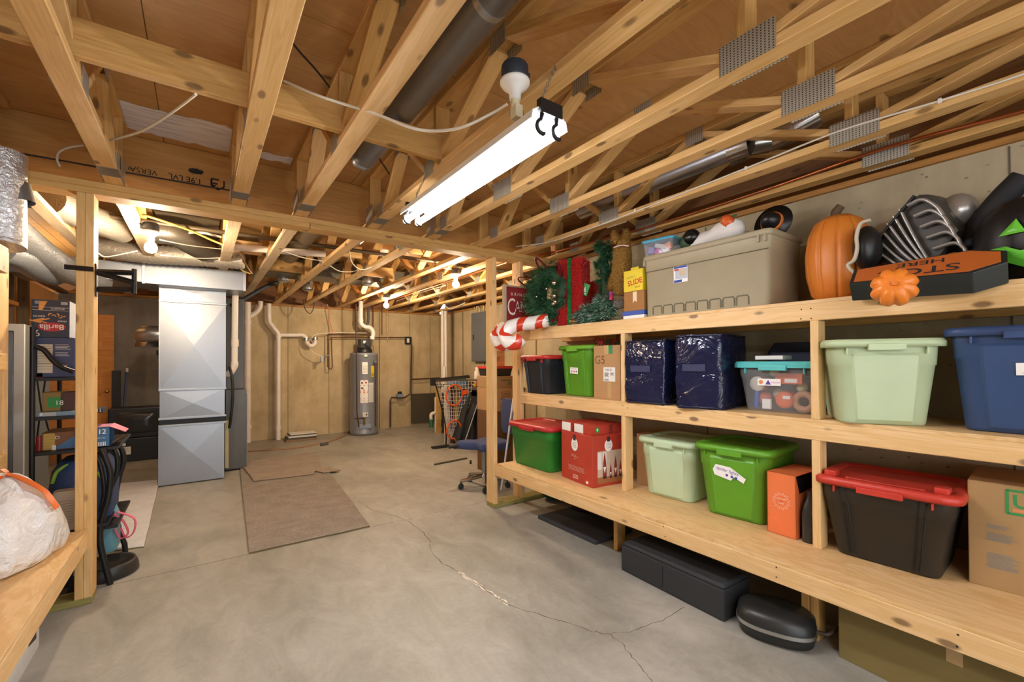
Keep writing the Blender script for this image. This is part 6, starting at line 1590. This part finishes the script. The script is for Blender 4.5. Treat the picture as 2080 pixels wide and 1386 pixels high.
b = MB(); b.loft([rrect((xb2-xa)*1.02, .4, .03, zB2-zA-.03), rrect((xb2-xa)*1.02, .4, .03, zB2-zA)], flat('c8362c', .45, name='lid_red')); part(b, 'lid', t)
t = thing('wood_crate', 'small pale wood plaque with branded mark on top of the stack behind the post', 'plaque', (S(1025,725).x, 4.7, zB2+.001))
b = MB(); b.box(-.09, .07, -.05, .05, 0, zC-zB2, wood('d2ab78', 'b8895a')); part(b, 'panel', t, .004)
b = MB(); b.T = front(-.01, -.0506, .09); scrib(b, -.04, .02, .06, 4, flat('8a5a34', .7, name='burnt_mark'), .003, .015); part(b, 'printed_mark', t)
# ================================================================ ducts, cables and pipes among the trusses
b = MB(); b.tube([(.875, -2.4, 2.745), (.875, 2.95, 2.745)], .072, GALV_D, 20)
t = thing('round_duct', 'long grey round duct running between two front trusses', 'duct', (.875, .3, 2.745)); wpart(b, 'duct_pipe', t)
for y in (-.2, 1.35, 2.9):
    b = MB(); b.tube([(.875, y, 2.745), (.875, y+.03, 2.745)], .0745, GALV, 20); wpart(b, 'seam_ring', t)
t = thing('round_duct', 'galvanized round duct with jointed elbow between the right trusses', 'duct', (2.4, 1.8, 2.70))
b = MB(); b.tube([at(1490,303,Z=2.70), at(1370,352,Z=2.70), at(1290,385,Z=2.70), at(1180,430,Z=2.70)], .065, GALV, 18); wpart(b, 'duct_pipe', t)
e = [at(1478,307,Z=2.70), at(1520,292,Z=2.71), at(1560,285,Z=2.73), at(1610,262,Z=2.76), at(1660,235,Z=2.80)]
for i in range(4):
    b = MB(); b.tube([e[i], e[i+1]], .072, metal('c9c8c2', .22), 18); wpart(b, 'elbow_gore', t)
# insulated and shiny flex ducts of the rear bay
FLEX = metal('d6d8dc', .3, .7, .5)
def flexduct(label, pts, r, mat=FLEX, rib=.016):
    P = smooth_path(pts, 10); t = thing('flex_duct', label, 'flex duct', P[0])
    R = []; Q = []
    for a, c in zip(P, P[1:]):
        L = (c-a).length; n = max(2, int(L/rib))
        for k in range(n): Q.append(a.lerp(c, k/n)); R.append(r*(1+.11*(len(Q) % 2)))
    b = MB(); b.tube(Q, R, mat, 16); wpart(b, 'duct_pipe', t); return t
F = lambda a, c, y: at(a, c, Y=y)
flexduct('shiny silver flex duct sloping behind the left post', [F(5,452,4.6), F(40,480,4.9), F(85,515,5.3), F(150,556,5.9), F(210,575,6.3)], .10)
flexduct('dull silver flex duct under the shiny one at far left', [F(0,505,4.9), F(40,520,5.1), F(75,545,5.5), F(110,560,6.0)], .09, metal('b4bac2', .35, .6, .4))
FOILD = metal('c4bbac', .4, .5, .6)
flexduct('crinkled foil duct running across above the nearest bulb', [F(100,405,4.6), F(150,430,4.8), F(215,455,5.0), F(250,470,5.2)], .10, FOILD, .03)
flexduct('ribbed grey flex duct right of the nearest bulb', [F(300,470,5.2), F(350,475,5.2), F(385,492,5.3), F(420,512,5.5)], .10, metal('8c8478', .4, .7, .2))
flexduct('foil duct passing over the supply duct', [F(190,500,5.9), F(290,515,5.8), F(400,522,5.7), F(500,530,5.6)], .09, FOILD, .03)
def rduct(label, pts, r, mat=GALV_D):
    t = thing('round_duct', label, 'duct', pts[0]); b = MB(); b.tube(pts, r, mat, 18); wpart(b, 'duct_pipe', t); return t
rduct('brown round duct between rear trusses above the drain pipes', [V((.88, 4.0, 2.70)), V((.88, 5.9, 2.70))], .10, metal('8f8068', .45, .7))
rduct('round duct running along the rear trusses near the middle', [V((1.38, 3.95, 2.72)), V((1.38, 7.5, 2.72))], .055, metal('9c968a', .35, .8))
for k, (x, y, z, lb) in enumerate(((.42,6.5,2.55,'short round boot under the rear subfloor right of the duct'), (.95,6.9,2.55,'round boot above the middle of the back wall'), (1.4,7.6,2.56,'shiny round boot before the water heater'), (1.95,6.3,2.52,'bright round boot above the water heater'), (1.75,4.5,2.58,'round boot just behind the partition header'))):
    t = thing('duct_boot', lb, 'duct', (x, y, z)); b = MB(); b.lathe([(.075,0),(.078,.02),(.075,.04),(.075,.3),(.001,.3)], GALV, 20); part(b, 'collar', t); b = MB(); b.lathe([(.055,-.02),(.075,.0),(.08,.005)], GALV, 20); part(b, 'rim', t)
b = MB(); b.box(.70, 3.0, 6.55, 7.0, 2.60, 2.80, metal('77705f', .5, .6)); t = thing('trunk_duct', 'wide dull trunk duct crossing through the rear trusses', 'duct', (1.8, 6.8, 2.6)); wpart(b, 'trunk', t, .004)
b = MB(); b.box(-.35, .16, 4.0, 6.1, 2.82, 2.88, flat('8a7a60', .7, name='duct_wrap')); single(b, 'panned_joist', 'brown sheet closing the joist bay near the nearest bulb', 'panel')
# framing blocks between rear trusses
for i, (x0, x1, y, z, lb) in enumerate(((.26,.56,5.6,2.66,'blocking plank between rear trusses near the furnace duct'), (.65,1.08,6.2,2.62,'blocking plank between rear trusses above the trap'), (1.18,1.57,5.3,2.70,'pale blocking plank between rear trusses at the middle'), (1.68,2.17,5.9,2.62,'orange lit blocking plank near the bulbs'), (1.67,2.17,4.9,2.75,'blocking plank just behind the partition at the middle'))):
    tag(lumber('blocking', (x0, y, z), (x1, y, z), .038, .14, PINE_D if i % 2 else PINE), lb, 'plank')
# foil hung duct at the left picture edge
t = thing('flex_duct', 'pale foil wrapped duct hanging at the left edge above the bench', 'flex duct', (-.86, 3.15, 2.0))
pts = [at(4, 310, X=-.86), at(2, 400, X=-.86), at(3, 480, X=-.86), at(2, 500, X=-.86)]
b = MB(); b.tube(smooth_path(pts, 8), .095, FOIL, 18); wpart(b, 'duct_pipe', t)
b = MB(); c = at(16, 392, X=-.84); b.tube([c+V((0,.0,.05)), c+V((.02,.0,-.05))], .085, GALV_D, 18, caps=False); wpart(b, 'collar_ring', t)
b = MB(); b.box(-.97, -.80, 3.05, 3.32, 1.86, 1.99, PINE_W); single(b, 'wood_block', 'whitish wood block under the foil duct at the left edge', 'block', bevel=.004)
# cables
def cable(label, pts, r, mat, sm=7, name='cable', cat='cable'):
    P = smooth_path(pts, sm); b = MB(); b.tube(P, r, mat, 6); return single(b, name, label, cat)
J = lambda a, c, z=2.47: at(a, c, Z=z)
cable('cream cable drooping across the front trusses to the bulb holder', [at(578,165,Y=2.15), at(640,192,Y=2.0), at(700,212,Y=1.95), at(770,234,Y=1.85), at(830,258,Y=1.75), at(880,266,Y=1.68), at(940,258,Y=1.55), at(1000,230,Y=1.45), at(1030,212,Y=1.38)], .006, CABLE_W)
cable('cream cable looping under the left front truss', [at(398,192,Y=2.2), at(350,228,Y=2.5), at(290,265,Y=2.8), at(225,285,Y=3.1)], .006, CABLE_W)
cable('pale cable bending over the partition plate at left', [at(170,295,Y=3.6), at(140,300,Y=3.6), at(120,310,Y=3.62), at(116,325,Y=3.62), at(122,338,Y=3.64)], .006, CABLE_W)
cable('black cable crossing the front bay behind the trusses', [at(540,10,Y=1.9), at(600,95,Y=2.1), at(660,165,Y=2.4), at(745,285,Y=2.9), at(795,360,Y=3.3)], .005, CABLE_B)
cable('black cable lying along the top of the partition plate at left', [at(20,308,Y=3.66), at(100,322,Y=3.66), at(190,338,Y=3.66), at(300,358,Y=3.68), at(480,389,Y=3.68)], .005, CABLE_B)
cable('white cable stapled along the second truss from the right wall', [V((2.578, .0, 2.505)), at(2080,150,X=2.578), at(1905,206,X=2.578), at(1700,268,X=2.578), at(1515,342,X=2.578), at(1290,430,X=2.578), at(1130,488,X=2.578), at(1048,501,X=2.578)], .005, CABLE_W)
for i, (a, c) in enumerate(((1909,205),(1515,342),(1290,428))):
    p = at(a, c, X=2.575); b = MB(); b.obox(p, (.008,.012,.02), WHITE); single(b, 'cable_staple', ('white cable staple nearest the right picture edge', 'white cable staple at the middle of the stapled cable', 'white cable staple near the far end of the stapled cable')[i], 'staple')
cable('bright copper pipe along the last front truss by the right wall', [V((2.99, 0.1, 2.525)), at(2080,226,X=2.99), at(1800,300,X=2.99), at(1560,384,X=2.99), at(1300,466,X=2.99), at(1098,519,X=2.99)], .009, COPPER, 3, 'copper_pipe', 'pipe')
E2 = lambda a, c, y=5.0: at(a, c, Y=y)
cable('thick yellow cable sweeping from the nearest bulb to the next truss', [E2(290,436,4.5), E2(340,452,4.7), E2(390,470,4.9), E2(430,488,5.0), E2(452,497,5.0)], .010, CABLE_Y)
cable('cream conduit arching above the furnace duct', [E2(330,488,5.3), E2(370,475,5.2), E2(410,473,5.1), E2(450,482,5.1)], .012, CABLE_W)
cable('thin white cable from the nearest bulb toward the right', [E2(325,487,4.6), E2(380,498,4.9), E2(420,503,5.1), E2(450,506,5.2)], .005, CABLE_W)
cable('second thin white cable under the first near the nearest bulb', [E2(328,519,4.6), E2(380,524,4.9), E2(420,525,5.1), E2(448,524,5.2)], .005, CABLE_W)
cable('white cable dipping left of the nearest bulb', [E2(200,515,5.0), E2(215,522,5.0), E2(250,516,4.9), E2(278,510,4.8)], .005, CABLE_W)
cable('yellow wire pair bending down at the right end of the supply duct', [E2(470,512,5.4), E2(480,530,5.6), E2(490,548,5.8), E2(508,556,5.9)], .008, CABLE_Y)
cable('salmon wire bending down beside the yellow pair', [E2(484,512,5.4), E2(496,530,5.6), E2(504,545,5.8), E2(512,556,5.9)], .007, flat('d9a878', .5, name='salmon_wire'))
cable('white cable drooping between middle rear trusses', [E2(575,510,4.6), E2(610,522,4.8), E2(640,528,5.0), E2(655,530,5.0)], .006, CABLE_W)
cable('white cable loop hanging under the middle rear trusses', [E2(709,510,4.6), E2(716,535,4.8), E2(735,548,4.9), E2(760,540,5.0)], .006, CABLE_W)
cable('two strand white cable spanning to the fourth rear truss', [E2(670,540,5.2), E2(690,551,5.3), E2(715,552,5.4), E2(735,546,5.4)], .005, CABLE_W)
cable('black cable loop hanging in front of the back wall', [E2(615,608,8.6), E2(620,628,8.6), E2(630,637,8.6), E2(637,625,8.6), E2(639,607,8.6)], .007, CABLE_B)
cable('dark pipe insulation sleeve rising from the furnace to the trusses', [E2(470,622,6.9), E2(500,605,7.0), E2(545,580,7.2), E2(590,565,7.4)], .028, flat('2a3136', .7, name='foam_sleeve'), 5, 'pipe_sleeve', 'pipe insulation')
cable('white cables near the upper right bulb', [E2(880,545,5.0), E2(905,545,4.9), E2(925,548,4.8), E2(940,549,4.8)], .006, CABLE_W)
cable('white cable drooping above the far standpipes', [E2(905,622,7.5), E2(915,628,7.3), E2(930,622,7.0), E2(945,615,6.8)], .006, CABLE_W)
cable('white cable along the rear truss above the far bulb', [E2(805,612,6.5), E2(840,600,6.0), E2(870,590,5.6), E2(905,580,5.2)], .006, CABLE_W)
for i, (x, lb) in enumerate(((2.38, 'copper pipe along the rear trusses left of the upper right bulb'), (2.86, 'copper pipe along the rear trusses right of the upper right bulb'))):
    b = MB(); b.tube([(x, 3.9, 2.53), (x, 8.9, 2.53)], .011, COPPER, 8); single(b, 'copper_pipe', lb, 'pipe')
b = MB(); b.tube([V((.25, 5.2, 2.56)), V((1.1, 5.0, 2.56))], .035, PVC, 12); single(b, 'vent_pipe', 'white plastic pipe crossing high between rear trusses', 'pipe')
b = MB(); b.tube([V((-2.0, 4.9, 2.62)), V((3.9, 4.9, 2.62))], .02, metal('6d5f4a', .5, .6), 10); single(b, 'gas_pipe', 'long dark gas pipe crossing through the rear trusses', 'pipe')
EXPOSURE = 1.4; WORLD = 1.15
# ================================================================ lights the room has
TUBE = glow('f7f7ff', 38); BULB = glow('ffe6c4', 460)
def shop_light(name, cx, cy, cz, label, rz=0, L=1.22, chains=True):
    t = thing(name, label, 'ceiling light', (cx, cy, cz), rz)
    # reflector: folded white pan along local Y
    prof = [(-.085,-.028), (-.078,.004), (-.03,.035), (.03,.035), (.078,.004), (.085,-.028), (.081,-.028), (.075,.001), (.029,.031), (-.029,.031), (-.075,.001), (-.081,-.028)]
    b = MB(); b.loft([[(x, y, z) for x, z in prof] for y in (-L/2, L/2)], WHITE, False); part(b, 'reflector', t)
    for sx in (-1, 1):
        b = MB(); b.tube([(sx*.037, -L/2+.03, -.046), (sx*.037, L/2+.035, -.046)], .0165, TUBE, 12); part(b, 'tube', t)
    for sy in (-1, 1):
        b = MB(); b.box(-.05, .05, sy*(L/2)-.012, sy*(L/2)+.012, .0, .05, IRON)
        for sx in (-1, 1):
            pts = [(sx*.036+.024*math.cos(a), sy*(L/2), -.046+.024*math.sin(a)) for a in [PI*(.6+i*.13)*1 if sx < 0 else PI*(.6+i*.13) for i in range(9)]]
            b.tube([(sx*.03, sy*L/2, .02)]+pts, .008, IRON, 6)
        part(b, 'end_bracket', t, label='dark lamp holder with hooked tube clips')
    if chains:
        for sy in (-1, 1):
            b = MB(); n = 14; z1 = ZJ-cz+.02
            for i in range(n):
                z = .05 + (z1-.05)*i/n
                b.tube([(.0 + .004*math.cos(a)*(i % 2) + .066*max(0, (i-3)/(n-3)), sy*(L/2-.04) + .004*math.cos(a)*(1-i % 2), z+.008+.011*math.sin(a)) for a in [k*PI/4 for k in range(8)]], .0013, STEEL, 5, closed=True)
            part(b, 'chain', t)
    return t
shop_light('shop_light', 1.015, 1.80, 2.27, 'glowing twin tube shop light hanging on chains below the trusses')
shop_light('shop_light', .1, -1.3, 2.27, 'second twin tube shop light behind the viewer')

def bulb_fixture(x, y, z, label, boxcol='2c3440', side=1, lit=True):
    t = thing('bulb_fixture', label, 'bare bulb', (x, y, z), group='porcelain bulb holders')
    b = MB(); b.lathe([(.001,0),(.05,0),(.052,.01),(.052,.055),(.048,.062),(.001,.062)], flat(boxcol, .5, name='blue_box'), 20, (0,0,.07))
    b.box(-side*.02-.045, -side*.02+.045, -.012, .012, .08, .12, flat(boxcol, .5, name='blue_box'))
    part(b, 'junction_box', t, label='dark blue round junction box')
    b = MB(); b.lathe([(.001,.0),(.022,0),(.024,.03),(.05,.05),(.058,.062),(.058,.07),(.001,.07)], WHITE, 24)
    part(b, 'porcelain_holder', t)
    if lit:
        b = MB(); b.lathe([(.001,-.100),(.018,-.097),(.033,-.086),(.040,-.068),(.040,-.054),(.033,-.034),(.020,-.016),(.014,.0)], BULB, 18)
        part(b, 'bulb', t)
    return t
bulb_fixture(-.315, 4.42, 2.36, 'lit bare bulb nearest the camera, left of the furnace duct')
bulb_fixture(2.52, 4.72, 2.39, 'lit bare bulb at the upper right of the rear bay', side=-1)
bulb_fixture(2.50, 7.1, 2.39, 'lit bare bulb farthest away, above the water heater', side=-1)
t = bulb_fixture(.985, 1.36, 2.405, 'unlit bulb holder with plug adapter beside the shop light', lit=False, side=-1)
ADP = flat('d9cfae', .5, name='cream_plastic')
b = MB(); b.tube([(0,0,.0),(0,0,-.035)], .018, ADP, 12); b.obox((.004,-.004,-.05), (.034,.04,.05), ADP); part(b, 'plug_adapter', t, .004)
b = MB(); b.obox((.03,.03,-.03), (.05,.03,.028), flat('6c6a68', .5, name='grey_plug')); part(b, 'plug', t, .004)

bulb_fixture(-1.95, 7.3, 2.36, 'lit bare bulb in the far left room beyond the stud wall')
# ================================================================ camera and render look
cam = bpy.data.cameras.new('camera'); co = link(bpy.data.objects.new('camera', cam))
cam.sensor_width = 36; cam.lens = CF/2080*36; cam.shift_y = CSY/2080; cam.clip_start = .05
co.matrix_world = Matrix.Translation((0, 0, CAM_H)) @ Matrix((_R, _U, -_F)).transposed().to_4x4()
SC.camera = co
w = bpy.data.worlds.new('world'); SC.world = w; w.use_nodes = True
w.node_tree.nodes['Background'].inputs[0].default_value = (.93, .97, 1, 1)
w.node_tree.nodes['Background'].inputs[1].default_value = WORLD
SC.view_settings.view_transform = 'Standard'; SC.view_settings.look = 'None'
SC.view_settings.gamma = 1; SC.view_settings.use_curve_mapping = False
SC.view_settings.exposure = EXPOSURE
SC.cycles.use_denoising = True
SC.cycles.max_bounces = 10; SC.cycles.diffuse_bounces = 6; SC.cycles.glossy_bounces = 4; SC.cycles.transparent_max_bounces = 12
SC.cycles.sample_clamp_indirect = 6
